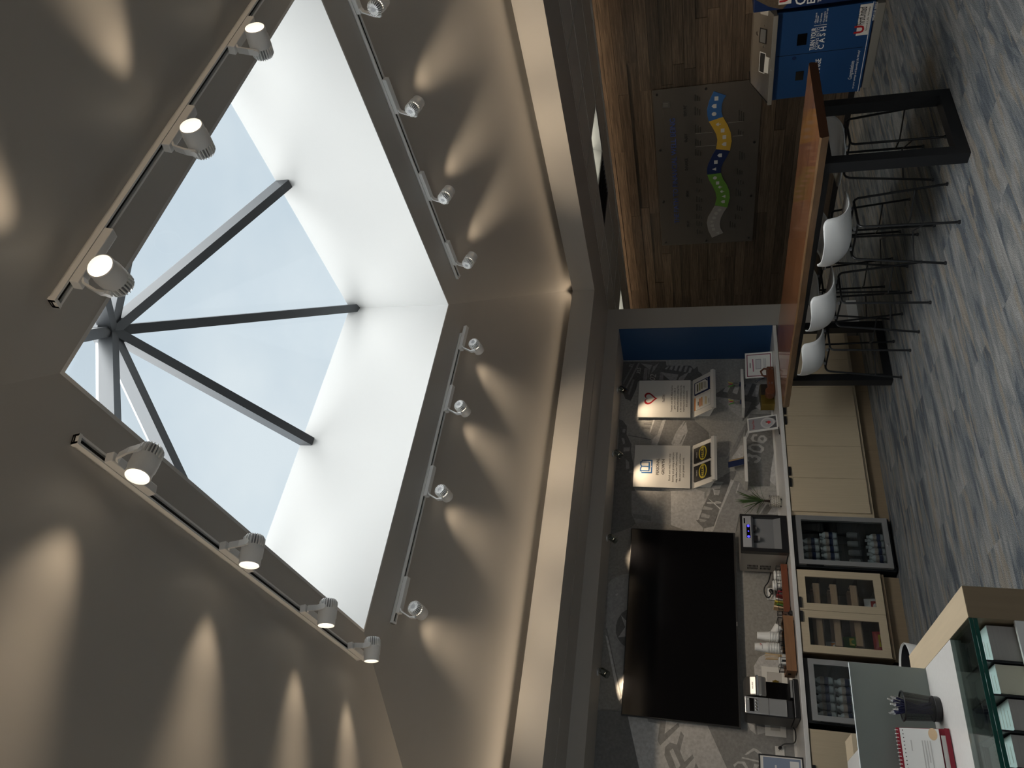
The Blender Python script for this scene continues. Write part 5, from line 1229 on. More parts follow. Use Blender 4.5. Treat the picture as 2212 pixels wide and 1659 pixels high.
t, Q, r, u, n = easel_frame((4.185, 6.575, z1), (4.385, 6.63, z1), 0.30, 0.22, 0.014, 'white-framed prayer box print with a red flower wreath', 'white_plastic', 'ink_soft',
    [([(.07, .05), (.93, .05), (.93, .95), (.07, .95)], (0.33, 0.33, 0.35)), (oval(.5, .33, .40, .24), (0.62, 0.62, 0.62)), (oval(.5, .34, .30, .18), (0.48, 0.48, 0.50)), ([(.07, .05), (.5, .05), (.3, .15), (.07, .32)], (0.10, 0.10, 0.11)), ([(.93, .05), (.55, .05), (.75, .13), (.93, .34)], (0.10, 0.10, 0.11)), (oval(.52, .31, .11, .08), (0.55, 0.06, 0.07)), (oval(.44, .36, .05, .035), (0.6, 0.55, 0.5)), (oval(.58, .37, .05, .03), (0.18, 0.2, 0.18))])
text('Prayer Box', 0.030, Q(0.1036, 0.232, 0.003), r, u, 'red', t, 'lettering', 'CENTER')
t, Q, r, u, n = easel_frame((4.945, 6.73, z1), (5.215, 6.63, z1), 0.29, 0.20, 0.012, 'white-framed certificate with a burgundy border beside the blue wall', 'white_plastic', 'paper',
    [([(.06, .06), (.94, .06), (.94, .09), (.06, .09)], (0.20, 0.02, 0.06)), ([(.06, .91), (.94, .91), (.94, .94), (.06, .94)], (0.20, 0.02, 0.06)), ([(.06, .06), (.09, .06), (.09, .94), (.06, .94)], (0.20, 0.02, 0.06)), ([(.91, .06), (.94, .06), (.94, .94), (.91, .94)], (0.20, 0.02, 0.06)),
     ([(.34, .42), (.74, .42), (.74, .62), (.34, .62)], (0.35, 0.34, 0.38)), ([(.36, .44), (.72, .44), (.72, .60), (.36, .60)], (0.6, 0.6, 0.62)), ([(.40, .80), (.60, .80), (.60, .83), (.40, .83)], (0.08, 0.08, 0.1)), ([(.25, .68), (.75, .70), (.75, .74), (.25, .72)], (0.45, 0.14, 0.22)), ([(.35, .30), (.75, .30), (.75, .32), (.35, .32)], (0.4, 0.4, 0.42)), ([(.35, .25), (.75, .25), (.75, .27), (.35, .27)], (0.4, 0.4, 0.42))])
t, Q, r, u, n = easel_frame((0.93, 6.60, z1), (1.165, 6.60, z1), 0.33, 0.12, 0.010, 'black-framed blue notice at the left end of the worktop', 'black_plastic', 'paper',
    [([(.08, .06), (.92, .06), (.92, .90), (.08, .90)], (0.22, 0.28, 0.40)), ([(.30, .60), (.70, .60), (.70, .64), (.30, .64)], (0.7, 0.72, 0.75)), ([(.55, .10), (.85, .10), (.85, .30), (.55, .30)], (0.75, 0.76, 0.77))])
# gold gift box
t = thing('gold_box', 'shiny gold box on the worktop beside the prayer box print', 'box', (4.66, 6.80, Z))
box('box_body', 'gold', 4.60, 4.72, 6.75, 6.87, z1, Z + 0.135, t, bevel=0.002); MB().prism([(4.60, 6.749, Z + 0.13), (4.66, 6.749, Z + 0.075), (4.72, 6.749, Z + 0.13)], (0, -0.001, 0)).build('flap', 'gold', t)
box('lid_edge', 'gold', 4.598, 4.722, 6.748, 6.872, Z + 0.134, Z + 0.139, t)
# camouflage pouch behind the leather
t = thing('patterned_pouch', 'dark camouflage pouch behind the leather organiser', 'pouch', (4.80, 6.86, Z))
mat('camo', (0.075, 0.06, 0.03), 0.7, noise=((45, 45, 45), 0.9)); box('bag', 'camo', 4.73, 4.90, 6.80, 6.93, z1, Z + 0.14, t, bevel=0.015); box('flap', 'soil', 4.735, 4.895, 6.795, 6.80, Z + 0.06, Z + 0.13, t)
# leather organiser with scissors
t = thing('leather_organiser', 'long brown riveted leather organiser with a strap on the worktop', 'organiser', (4.83, 6.66, Z))
box('case', 'leather', 4.655, 5.005, 6.615, 6.70, z1, Z + 0.075, t, bevel=0.012)
MB().lathe([(0.05, 0), (0.05, 0.09)], (4.68, 6.61, Z + 0.052), 20, (0, 1, 0)).build('round_end', 'leather', t, bevel=0.004)
g = MB(); g.tube([(4.985, 6.645, Z + 0.05), (4.99, 6.64, Z + 0.10), (4.95, 6.635, Z + 0.135), (4.90, 6.64, Z + 0.12), (4.885, 6.65, Z + 0.07)], 0.010, 8); g.build('strap', 'leather', t, smooth=True)
for x, zz in ((4.70, .02), (4.70, .06), (4.775, .03), (4.775, .055), (4.79, .03), (4.79, .055), (4.97, .02), (4.97, .06)): MB().lathe([(0.006, 0), (0.004, 0.003)], (x, 6.6148, Z + zz), 10, (0, -1, 0)).build('rivet', 'chrome', t)
t = thing('scissors', 'small scissors resting on the leather organiser', 'scissors', (4.88, 6.68, Z + 0.08))
a = Vector((4.895, 6.672, Z + 0.078)); b = Vector((4.845, 6.672, Z + 0.17))
MB().prism([a, a + Vector((.008, 0, 0)), b + Vector((.002, 0, 0)), b], (0, 0.002, 0)).build('blade', 'chrome', t); MB().prism([a + Vector((.012, .003, 0)), a + Vector((.02, .003, 0)), b + Vector((.01, .003, .006)), b + Vector((.006, .003, .006))], (0, 0.002, 0)).build('blade', 'chrome', t)
MB().tube([b + Vector((.012 * math.cos(k), 0.002, .014 + .012 * math.sin(k))) for k in (0, 1, 2, 3, 4, 5)], 0.003, 6, True).build('handle', 'black_plastic', t)
t = thing('pen', 'dark pen lying on the worktop in front of the prayer box print', 'pen', (4.12, 6.50, Z))
MB().tube([(4.17, 6.53, Z + 0.006), (4.06, 6.50, Z + 0.006)], 0.005, 8).build('barrel', 'black_plastic', t, smooth=True); MB().tube([(4.06, 6.50, Z + 0.006), (4.04, 6.4945, Z + 0.006)], [0.005, 0.001], 8).build('tip', 'silver', t)
# ------------------------------------------------------------------ bar table
t = thing('bar_table', 'long live-edge wooden bar table on black steel frames', 'table', (4.45, 4.5, 0))
TZ = 0.895; th = 0.055
left = []; right = []
N = 26
for i in range(N + 1):
    u = i / N; y = 3.035 + u * (5.91 - 3.035)
    wob = 0.010 * math.sin(7.3 * u + 0.6) + 0.006 * math.sin(17 * u + 2) + 0.004 * math.sin(31 * u)
    left.append((4.055 - 0.075 * u ** 1.5 + wob, y)); right.append((4.865 + 0.012 * math.sin(6 * u + 1), y - 0.02))
g = MB(); e = 0.010
for a in (0,):
    top = [(x + e, y, TZ) for x, y in left] + [(x - e, y, TZ) for x, y in right][::-1]
    n = len(top); g.add(top, [tuple(range(n))])
g.build('top', 'slab_wood', t)
g = MB(); ring_t = [(x + e, y, TZ) for x, y in left] + [(x - e, y, TZ) for x, y in right][::-1]; ring_m = [(x, y, TZ - 0.012) for x, y in left] + [(x, y, TZ - 0.012) for x, y in right][::-1]
ring_b = [(x + 0.012, y, TZ - th) for x, y in left] + [(x - 0.012, y, TZ - th) for x, y in right][::-1]
n = len(ring_t)
nl = len(left)
side = [i for i in range(n) if i != nl - 1 and i != n - 1]
g.add(ring_t + ring_m + ring_b, [(i, (i + 1) % n, n + (i + 1) % n, n + i)[::-1] for i in side] + [(n + i, n + (i + 1) % n, 2 * n + (i + 1) % n, 2 * n + i)[::-1] for i in side] + [tuple(range(2 * n, 3 * n))])
g.build('live_edge', 'live_edge', t, smooth=True)
for (a, b) in ((left[0], right[0]), (left[-1], right[-1])):
    s = 0.0006 * (1 if a is left[-1] else -1)
mat('end_wood', (0.060, 0.024, 0.012), 0.35, coat=0.3, noise=((9, 30, 60), 0.35))
for a, b, s in ((left[0], right[0], -1), (left[-1], right[-1], 1)):
    MB().prism([(a[0] + e, a[1], TZ), (b[0] - e, b[1], TZ), (b[0], b[1], TZ - 0.012), (b[0] - .012, b[1], TZ - th), (a[0] + .012, a[1], TZ - th), (a[0], a[1], TZ - 0.012)], (0, 0.0008 * s, 0)).build('end_grain', 'end_wood', t)
for y0, y1 in ((3.255, 3.335), (5.635, 5.715)):
    f = MB(); x0, x1 = 4.095, 4.775; w = 0.072
    f.box(x0, x0 + w, y0, y1, 0.001, TZ - th); f.box(x1 - w, x1, y0, y1, 0.001, TZ - th); f.box(x0 + w, x1 - w, y0, y1, 0.001, w); f.box(x0 + w, x1 - w, y0, y1, TZ - th - 0.05, TZ - th)
    f.build('leg_frame', 'black_metal', t)
box('apron', 'black_metal', 4.115, 4.155, 3.335, 5.635, TZ - th - 0.045, TZ - th, t)
box('apron', 'black_metal', 4.715, 4.755, 3.335, 5.635, TZ - th - 0.045, TZ - th, t)

# ------------------------------------------------------------------ counter stools
def make_stool(label):
    t = thing('counter_stool', label, 'stool', (0, 0, 0), 'white shell counter stools')
    ctrl = [(.215, .628, .165, .000, .00), (.185, .634, .195, .004, .0), (.10, .622, .215, .014, .0), (.0, .612, .225, .030, .0), (-.09, .613, .230, .062, .01), (-.150, .630, .230, .092, .03), (-.188, .668, .228, .098, .055),
            (-.210, .715, .222, .075, .075), (-.224, .762, .210, .044, .082), (-.232, .795, .190, .018, .078), (-.234, .802, .170, .010, .072)]
    rows = []
    for i in range(len(ctrl) - 1):
        a, b, c, d = ctrl[max(i - 1, 0)], ctrl[i], ctrl[i + 1], ctrl[min(i + 2, len(ctrl) - 1)]
        for k in range(3):
            u = k / 3; rows.append([0.5 * (2 * b[j] + (c[j] - a[j]) * u + (2 * a[j] - 5 * b[j] + 4 * c[j] - d[j]) * u * u + (3 * b[j] - a[j] - 3 * c[j] + d[j]) * u ** 3) for j in range(5)])
    rows.append(list(ctrl[-1]))
    M = 17; vs = []; fs = []
    for r in rows:
        for i in range(M):
            s = (i / (M - 1)) * 2 - 1; s3 = abs(s) ** 2.2
            vs.append((r[0] + r[4] * s3, r[2] * s * (1 - 0.04 * s3), r[1] + r[3] * s3))
    for j in range(len(rows) - 1):
        for i in range(M - 1): fs.append((j * M + i, j * M + i + 1, (j + 1) * M + i + 1, (j + 1) * M + i))
    o = MB().add(vs, fs).build('shell', 'shell_white', t, smooth=True, local=True)
    md = o.modifiers.new('thickness', 'SOLIDIFY'); md.thickness = 0.009; md.offset = 0.0
    r = 0.0085
    for sy in (-1, 1):
        y0 = sy * 0.135
        pts = [(-.195, sy * 0.178, 0.012), (-.150, sy * 0.145, 0.56), (-.140, sy * 0.142, 0.578), (-.120, sy * 0.14, 0.588), (.12, sy * 0.14, 0.588), (.138, sy * 0.142, 0.578), (.150, sy * 0.145, 0.56), (.195, sy * 0.178, 0.012)]
        MB().tube(pts, r, 8).build('leg', 'black_metal', t, smooth=True, local=True)
        for fx in (-.195, .195):
            f = MB().lathe([(0.011, 0.0), (0.014, 0.003), (0.011, 0.016)], (fx, sy * 0.178, 0.0005), 10).build('glide', 'black_plastic', t, local=True)
    for sx in (-1, 1):
        L = sx * 0.180; zz = 0.20
        MB().tube([(L, -0.167, zz), (sx * 0.055, 0, zz + 0.02), (L, 0.167, zz)], 0.0055, 7).build('stretcher', 'black_metal', t, smooth=True, local=True)
        MB().tube([(sx * 0.105, -0.141, 0.588), (sx * 0.105, 0.141, 0.588)], 0.007, 7).build('cross_bar', 'black_metal', t, smooth=True, local=True)
        for sy in (-1, 1): box('spacer', 'mid_grey', sx * 0.105 - .008, sx * 0.105 + .008, sy * 0.09 - .01, sy * 0.09 + .01, 0.594, 0.609, t, local=True)
    return t
st = make_stool('white shell stool on the camera side of the bar table, nearest the camera')
st.location = (4.09, 3.83, 0); st.rotation_euler = (0, 0, math.radians(2))
dup(st, (4.11, 4.585, 0), math.radians(-3), 'white shell stool on the camera side of the bar table, middle one')
dup(st, (4.15, 5.225, 0), math.radians(1), 'white shell stool on the camera side of the bar table, farthest from the camera')
dup(st, (4.76, 3.665, 0), PI + math.radians(1), 'white shell stool on the far side of the bar table, behind the near steel frame')
dup(st, (4.74, 4.515, 0), PI + math.radians(-2), 'white shell stool on the far side of the bar table, middle one')
dup(st, (4.76, 5.19, 0), PI, 'white shell stool on the far side of the bar table, farthest from the camera')

# ------------------------------------------------------------------ acrylic wall sign
def fit_text(s, size, p0, p1, m, parent, up=(0, 0, 1), n=None, bold=0.0, name='lettering'):
    """lettering that runs from p0 to p1"""
    p0, p1 = Vector(p0), Vector(p1); r = p1 - p0; L = r.length
    o = text(s, size, (0, 0, 0), (1, 0, 0), (0, 1, 0), m, parent, name, 'LEFT', bold=bold, local=True)
    w = max(v.co.x for v in o.data.vertices) or 1; k = L / w
    r.normalize(); u = Vector(up); u = (u - r * u.dot(r)).normalized(); nn = r.cross(u); off = root_loc(parent)
    for v in o.data.vertices: v.co = p0 + r * v.co.x * k + u * v.co.y + nn * v.co.z - off
    return o
SX = WOODX - 0.035
S1 = (1390, 150, .1266); S2 = (1400, 340, .1266)
def sp(c, pts): return [WX(c[0] + a * c[2], c[1] + b * c[2], SX) for a, b in pts]
t = thing('wall_sign', 'large clear acrylic wall sign with a winding coloured path', 'sign', (SX, 6.0, 0.96))
sy0, sy1, sz0, sz1 = 4.79, 7.17, 0.962, 2.146
box('panel', 'acrylic', SX, SX + 0.010, sy0, sy1, sz0, sz1, t)
for k, (y, z) in enumerate([(sy0 + .06, sz0 + .05), (sy0 + .06, sz1 - .05), (sy1 - .06, sz0 + .05), (sy1 - .06, sz1 - .05), (sy0 + .05, 1.56), (sy1 - .05, 1.56), (5.6, sz1 - .05), (6.4, sz1 - .05), (5.6, sz0 + .05), (6.4, sz0 + .05)]):
    MB().lathe([(0.016, 0.0), (0.016, -0.034), (0.014, -0.038)], (SX + 0.034, y, z), 12, (1, 0, 0)).build('standoff', 'black_metal', t)
rib = [('blue', sp(S1, [(1200, 370), (1120, 540), (1085, 680), (1090, 780), (1115, 885), (1355, 805), (1330, 720), (1335, 610), (1360, 520), (1410, 440)]), (0.035, 0.13, 0.36)),
       ('yellow', sp(S1, [(1115, 885), (1180, 990), (1240, 1100), (1262, 1200), (1240, 1355), (1475, 1380), (1505, 1220), (1490, 1080), (1440, 950), (1355, 805)]), (0.60, 0.38, 0.05)),
       ('navy', sp(S1, [(1240, 1355), (1180, 1450), (1130, 1560)]) + sp(S2, [(1020, 120), (1005, 200), (1010, 290), (1240, 262), (1245, 180), (1290, 60)]) + sp(S1, [(1360, 1590), (1420, 1490), (1475, 1380)]), (0.010, 0.025, 0.105)),
       ('green', sp(S2, [(1010, 290), (1040, 380), (1100, 480), (1150, 590), (1170, 690), (1140, 810), (1350, 850), (1395, 680), (1385, 570), (1340, 460), (1280, 370), (1240, 262)]), (0.14, 0.32, 0.05)),
       ('grey', sp(S2, [(1140, 820), (1075, 930), (1020, 1020), (1003, 1120), (1025, 1240), (1090, 1365), (1280, 1285), (1235, 1210), (1222, 1130), (1240, 1030), (1290, 930), (1345, 850)]), (0.30, 0.28, 0.27))]
for nm, pts, col in rib:
    m_ = mat('ribbon_' + nm, col, 0.45); MB().prism(pts, (-0.006, 0, 0)).build('path_segment', m_, t)
ic = []
def icon(p, s, kind, c):
    y, z = p.y, p.z
    if kind == 0: q = [(y + s * math.cos(a), z + s * math.sin(a)) for a in [2 * PI * k / 12 for k in range(12)]]
    elif kind == 1: q = [(y - s, z - s), (y + s, z - s), (y + s, z + .2 * s), (y, z + 1.1 * s), (y - s, z + .2 * s)]
    elif kind == 2: q = [(y - s, z - s * .8), (y + s, z - s * .8), (y + s, z + s * .8), (y - s, z + s * .8)]
    elif kind == 3: q = [(y - s, z - s), (y + s, z - s), (y, z + s)]
    else: q = [(y - .2 * s, z - s), (y + .2 * s, z - s), (y + .2 * s, z - .2 * s), (y + s, z), (y + .3 * s, z + s), (y - .3 * s, z + s), (y - s, z), (y - .2 * s, z - .2 * s)]
    ic.append(([(SX - 0.0062, a, b) for a, b in q][::-1], c))
wht = (0.62, 0.62, 0.62)
for (a, b), k in zip([(1245, 490), (1205, 620), (1205, 755), (1280, 930), (1350, 1035), (1380, 1150), (1375, 1270), (1300, 1460), (1235, 1575)], (2, 1, 0, 4, 2, 2, 1, 1, 2)): icon(sp(S1, [(a, b)])[0], 0.026, k, wht)
for (a, b), k in zip([(1125, 195), (1140, 345), (1185, 430), (1230, 500), (1265, 575), (1285, 660), (1275, 750)], (3, 0, 2, 4, 4, 3, 1)): icon(sp(S2, [(a, b)])[0], 0.024, k, wht)
for (a, b), k in zip([(1220, 890), (1160, 950), (1125, 1025), (1095, 1090), (1090, 1160), (1115, 1220), (1180, 1280)], (0, 0, 0, 4, 1, 2, 3)): icon(sp(S2, [(a, b)])[0], 0.024, k, (0.42, 0.40, 0.39))
# thin print lines and small captions
for (a, b, a2, b2) in ((890, 1095, 1180, 1070), (890, 1318, 1230, 1290), (1440, 910, 1700, 885), (1520, 1140, 1690, 1125)):
    p, q = sp(S1, [(a, b), (a2, b2)]); ic.append(([(SX - .0006, p.y - .002, p.z), (SX - .0006, p.y + .002, p.z), (SX - .0006, q.y + .002, q.z), (SX - .0006, q.y - .002, q.z)], (0.34, 0.33, 0.31)))
cap = []
for c, L in ((S1, [(880, 540, 430), (880, 780, 640), (890, 1080, 940), (890, 1300, 1180), (890, 1470, 1360), (1630, 880, 690), (1620, 1110, 1020), (1640, 1540, 1390)]), (S2, [(830, 440, 330), (830, 590, 530), (830, 760, 660), (830, 910, 800), (830, 1045, 970), (830, 1170, 1070), (840, 1305, 1225), (1520, 290, 190), (1540, 460, 370), (1500, 660, 530), (1520, 910, 820), (1490, 1055, 970), (1400, 1195, 1090)])):
    for (x, b0, b1) in L:
        for k in range(3):
            p, q = sp(c, [(x + k * 38, b0), (x + k * 38, b1 + 20 * k)])
            cap.append(([(SX - .0006, p.y, p.z - .008), (SX - .0006, p.y, p.z + .004), (SX - .0006, q.y, q.z + .004), (SX - .0006, q.y, q.z - .008)], (0.045, 0.042, 0.038)))
printed('symbols', 'flat_ink', ic, t, (-1, 0, 0), step=0.00002, base=0.0004)
printed('caption_lines', 'flat_ink', cap, t, (-1, 0, 0), step=0.00001, base=0.0003)['kind'] = 'stuff'
p, q = sp(S2, [(520, 1120)])[0], sp(S1, [(550, 832)])[0]; q.z = p.z = (p.z + q.z) / 2
fit_text('THE PATH TO FINANCIAL WELL BEING', 0.088, p, q, 'ink_blue', t)
for s, c0, a0, c1, a1 in (('SECURE', S1, (735, 800), S1, (735, 608)), ('ENJOY', S1, (748, 1240), S1, (748, 1090)), ('ENHANCE', S2, (675, 225), S2, (675, 15)), ('GROW', S2, (692, 680), S2, (692, 560)), ('START', S2, (705, 1190), S2, (705, 1075))):
    p, q = sp(c0, [a0])[0], sp(c1, [a1])[0]; q.z = p.z; fit_text(s, 0.046, p, q, 'ink', t, bold=0.0008)
lg = sp(S1, [(320, 660), (455, 655), (445, 545), (330, 550)])
printed('emblem', 'flat_ink', [(lg, (0.09, 0.085, 0.08)), (sp(S1, [(335, 598), (415, 596), (415, 578), (335, 580)]), (0.18, 0.17, 0.16)), (sp(S1, [(335, 632), (415, 630), (415, 612), (335, 614)]), (0.18, 0.17, 0.16))], t, (-1, 0, 0), base=0.0008)

# ------------------------------------------------------------------ coin machine
KX = 6.95; ky0, ky1 = 3.765, 4.675
K3 = (1610, 0, .1356)
def kp(pts, X=KX): return [WX(K3[0] + a * K3[2], K3[1] + b * K3[2], X) for a, b in pts]
t = thing('coin_machine', 'blue coin-counting machine with a sloped steel console', 'coin machine', (7.2, 4.22, 0))
box('cabinet', 'kiosk_navy', KX + 0.012, 7.52, ky0 + 0.03, ky1 - 0.03, 0.07, 0.925, t, bevel=0.01)
box('plinth', 'kiosk_grey', KX - 0.02, 7.50, ky0 + 0.02, ky1 - 0.05, 0.001, 0.07, t, bevel=0.004)
MB().prism([(KX, ky1, 0.93), (KX, ky1 - 0.008, 0.80), (KX, ky1 - 0.012, 0.5), (KX, ky1 - 0.006, 0.085), (KX, ky0 + 0.006, 0.085), (KX, ky0 + 0.012, 0.5), (KX, ky0 + 0.008, 0.80), (KX, ky0, 0.93)], (0.02, 0, 0)).build('front_panel', 'kiosk_blue', t)
sm = kp([(540, 895), (1910, 750)]); ys = (sm[0].y + sm[1].y) / 2
box('door_seam', 'dark_slot', KX - 0.0008, KX, ys - 0.0025, ys + 0.0025, 0.13, 0.90, t)
MB().prism([(6.90, ky0 - 0.01, 0.925), (6.90, ky0 - 0.01, 0.952), (7.30, ky0 - 0.01, 1.112), (7.52, ky0 - 0.01, 1.112), (7.52, ky0 - 0.01, 0.925)], (0, 0.008, 0)).build('side_cheek', 'kiosk_grey', t)
MB().prism([(6.90, ky1 + 0.01, 0.925), (6.90, ky1 + 0.01, 0.952), (7.30, ky1 + 0.01, 1.112), (7.52, ky1 + 0.01, 1.112), (7.52, ky1 + 0.01, 0.925)], (0, -0.008, 0)).build('side_cheek', 'charcoal', t)
con = [Vector((6.905, 0, 0.945)), Vector((7.30, 0, 1.103))]
MB().prism([(6.905, ky0, 0.945), (7.30, ky0, 1.103), (7.52, ky0, 1.103), (7.52, ky0, 0.926), (6.905, ky0, 0.926)], (0, ky1 - ky0, 0)).build('console', 'steel', t)
box('console_lip', 'kiosk_grey', 6.885, 6.906, ky0 - 0.01, ky1 + 0.01, 0.915, 0.958, t, bevel=0.004)
cn = Vector((-(1.103 - 0.945), 0, 7.30 - 6.905)).normalized()
def cpt(a, b):
    """pixel of the close-up -> console plane"""
    v = ray(K3[0] + a * K3[2], K3[1] + b * K3[2]); o = Vector((0, 0, H)); k = (con[0] - o).dot(cn) / v.dot(cn); return o + v * k
def decal(name, m, pts, d=0.0012): return MB().prism([cpt(*p) for p in pts], cn * d).build(name, m, t)
decal('sticker', 'ink_soft', [(262, 15), (378, 25), (362, 252), (248, 222)])
scr = decal('screen', 'black_plastic', [(240, 440), (350, 470), (335, 705), (222, 672)], 0.004)
decal('screen_face', 'grey_plastic', [(255, 455), (338, 478), (322, 688), (238, 662)], 0.0046)
decal('notice', 'ink_white', [(235, 820), (328, 850), (300, 1175), (215, 1140)]); decal('notice_face', 'ink', [(243, 835), (318, 860), (292, 1160), (224, 1130)], 0.0018)
decal('slip', 'paper', [(320, 895), (392, 925), (372, 1175), (300, 1150)], 0.002); decal('slip_tray', 'silver', [(395, 930), (415, 935), (425, 1120), (375, 1172)], 0.012)
for c_, r_ in (((190, 535), 0.022), ((315, 410), 0.012), ((292, 742), 0.012)):
    MB().lathe([(r_, 0), (r_ * .8, 0.004)], cpt(*c_), 16, cn).build('button', 'chrome', t)
decal('coin_slot', 'dark_slot', [(440, 530), (455, 535), (428, 850), (415, 845)], 0.0008)
for pts in ([(835, 545), (980, 530), (970, 710), (822, 722)], [(810, 1140), (930, 1135), (918, 1270), (792, 1275)]):
    q = kp(pts); y0, y1 = min(p.y for p in q), max(p.y for p in q); z0, z1 = min(p.z for p in q), max(p.z for p in q)
    box('coin_window', 'black_gloss', KX - 0.004, KX, y0, y1, z0, z1, t, bevel=0.001)
q = kp([(780, 930)])[0]; MB().lathe([(0.020, 0), (0.017, 0.004)], q, 16, (-1, 0, 0)).build('lock', 'kiosk_navy', t)
def kt(s, size, p0, p1, m='ink_white', bold=0.0, shear=0):
    a, b = kp([p0], KX - 0.0006)[0], kp([p1], KX - 0.0006)[0]; b.z = a.z; return fit_text(s, size, a, b, m, t, bold=bold)
kt('TURN YOUR', 0.060, (1092, 795), (1146, 435), bold=0.001); kt('COINS INTO', 0.040, (1150, 790), (1196, 425)); kt('C A S H', 0.072, (1243, 780), (1288, 418), bold=0.001)
kt('CHANGE', 0.072, (1165, 1270), (1208, 930), bold=0.001)
b0, b1 = kp([(1095, 411)])[0], kp([(1300, 383)])[0]; box('divider_line', 'ink_white', KX - 0.001, KX - 0.0002, b0.y - .002, b0.y + .002, b1.z, b0.z, t)
for s, a, b in (('• Place coins in', (1128, 372), (1142, 205)), ('dispenser', (1160, 360), (1172, 245)), ('• Push button', (1210, 370), (1228, 208)), ('• Print receipt &', (1262, 365), (1286, 180)), ('see teller for cash', (1298, 345), (1325, 130))): kt(s, 0.024, a, b)
kt('Congratulations', 0.050, (1690, 1262), (1752, 965)); kt('on your savings and Spending Life Wisely!', 0.026, (1722, 1410), (1832, 800)); kt('SPEND LIFE WISELY', 0.034, (2062, 325), (2132, 20))
b0, b1 = kp([(1790, 1460)])[0], kp([(1925, 755)])[0]; box('rule', 'ink_white', KX - 0.001, KX - 0.0002, b1.y, b0.y, b0.z - .003, b0.z + .003, t)
b2 = kp([(2065, 20)])[0]; box('rule', 'ink_white', KX - 0.001, KX - 0.0002, b2.y, b1.y - .004, b0.z - .003, b0.z + .003, t)
q = kp([(1732, 560), (1925, 560), (2062, 60), (1868, 50)]); y0 = (q[2].y + q[3].y) / 2; y1 = (q[0].y + q[1].y) / 2; zt = (q[0].z + q[3].z) / 2; zb = (q[1].z + q[2].z) / 2
pl = box('plaque', 'board_white', KX - 0.006, KX - 0.0005, y0, y1, zb, zt, t, bevel=0.003)
w_ = y1 - y0
text('U', 0.115, (KX - 0.0062, y1 - 0.02, zb + 0.045), (0, -1, 0), (0, 0, 1), 'red', t, 'logo_letter', 'LEFT', bold=0.004)
fit_text('FirstUnited', 0.095, (KX - 0.0064, y1 - 0.105, zb + 0.048), (KX - 0.0064, y0 + 0.025, zb + 0.048), 'ink', t, bold=0.0008)
fit_text('Spend Life Wisely', 0.022, (KX - 0.0064, y1 - 0.04, zb + 0.018), (KX - 0.0064, y0 + 0.025, zb + 0.018), 'ink_grey', t)
# neighbouring kiosk cut by the frame edge
t = thing('info_kiosk', 'navy poster kiosk with white lettering cut by the picture edge', 'kiosk', (7.1, 3.1, 0))
box('cabinet', 'kiosk_navy', 6.74, 7.45, 2.75, 3.625, 0.06, 1.15, t, bevel=0.01); box('plinth', 'kiosk_grey', 6.76, 7.43, 2.77, 3.60, 0.001, 0.06, t)
MB().prism([(6.735, 3.62, 0.905), (6.735, 3.55, 0.84), (6.735, 2.76, 0.80), (6.735, 2.76, 1.14), (6.735, 3.50, 1.14), (6.735, 3.58, 1.02)], (0.004, 0, 0)).build('photo_band', 'kiosk_photo', t)
q = kp([(735, 20), (530, 40), (520, 0)], 6.733); y_ = q[0].y
box('plaque', 'board_white', 6.730, 6.735, 3.10, 3.575, q[0].z, q[1].z, t, bevel=0.002)
text('U', 0.10, (6.7295, 3.555, q[0].z + .03), (0, -1, 0), (0, 0, 1), 'red', t, 'logo_letter', 'LEFT', bold=0.004)
for s, a, sz in (('CHANGE', (960, 75), 0.13), ('EXCHANGE', (1105, 55), 0.095), ('TODAY', (1205, 30), 0.04)):
    p = kp([a], 6.7345)[0]; text(s, sz, p, (0, -1, 0), (0, 0, 1), 'ink_white', t, 'lettering', 'LEFT', bold=0.001)

# ------------------------------------------------------------------ service desk in the foreground
DZ = 0.90
t = thing('service_desk', 'maple and white quartz service desk with glass-topped slip compartments', 'desk', (0.4, 2.5, 0))
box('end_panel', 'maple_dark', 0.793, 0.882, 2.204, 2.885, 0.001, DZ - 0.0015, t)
box('end_panel_top', 'maple_top', 0.793, 0.882, 2.204, 2.885, DZ - 0.0015, DZ, t)
box('worktop', 'quartz', -0.75, 0.7925, 2.402, 2.705, DZ - 0.03, DZ - 0.0005, t, bevel=0.001)
box('work_surface', 'quartz', -0.75, 0.7925, 2.73, 3.35, 0.70, 0.73, t)
box('front_panel', 'maple', -0.75, 0.7925, 2.44, 2.46, 0.001, DZ - 0.03, t)
for y0, z0 in ((2.208, DZ - 0.012), (2.208, DZ - 0.023)):
    g = box('glass_top', 'top_glass', -0.75, 0.7922, y0, 2.4015, z0 + 0.0005, z0 + 0.0105, t)
    box('glass_edge', 'glass_edge', -0.75, 0.7922, y0 - 0.0012, y0, z0 + 0.0005, z0 + 0.0105, t, bevel=0.0004)
box('frosted_screen', 'frost', -0.75, 0.790, 2.706, 2.716, DZ - 0.03, 1.132, t)
box('screen_edge', 'paper_blue', -0.75, 0.790, 2.7062, 2.7158, 1.132, 1.1335, t)
mat('desk_white', (0.62, 0.60, 0.57), 0.4)
box('compartment_floor', 'desk_white', -0.75, 0.7925, 2.215, 2.44, 0.762, 0.780, t); box('floor_lip', 'white_plastic', -0.75, 0.7925, 2.205, 2.215, 0.755, 0.788, t)
box('apron', 'desk_white', -0.75, 0.7925, 2.215, 2.23, 0.001, 0.755, t)
box('compartment_back', 'desk_white', -0.75, 0.7925, 2.425, 2.44, 0.78, DZ - 0.03, t)
xs_ = [0.685 - 0.0868 * k for k in range(14)]
for x in xs_: box('divider', 'black_plastic', x - 0.0025, x + 0.0025, 2.226, 2.424, 0.781, 0.876, t)
xl = [0.789] + xs_
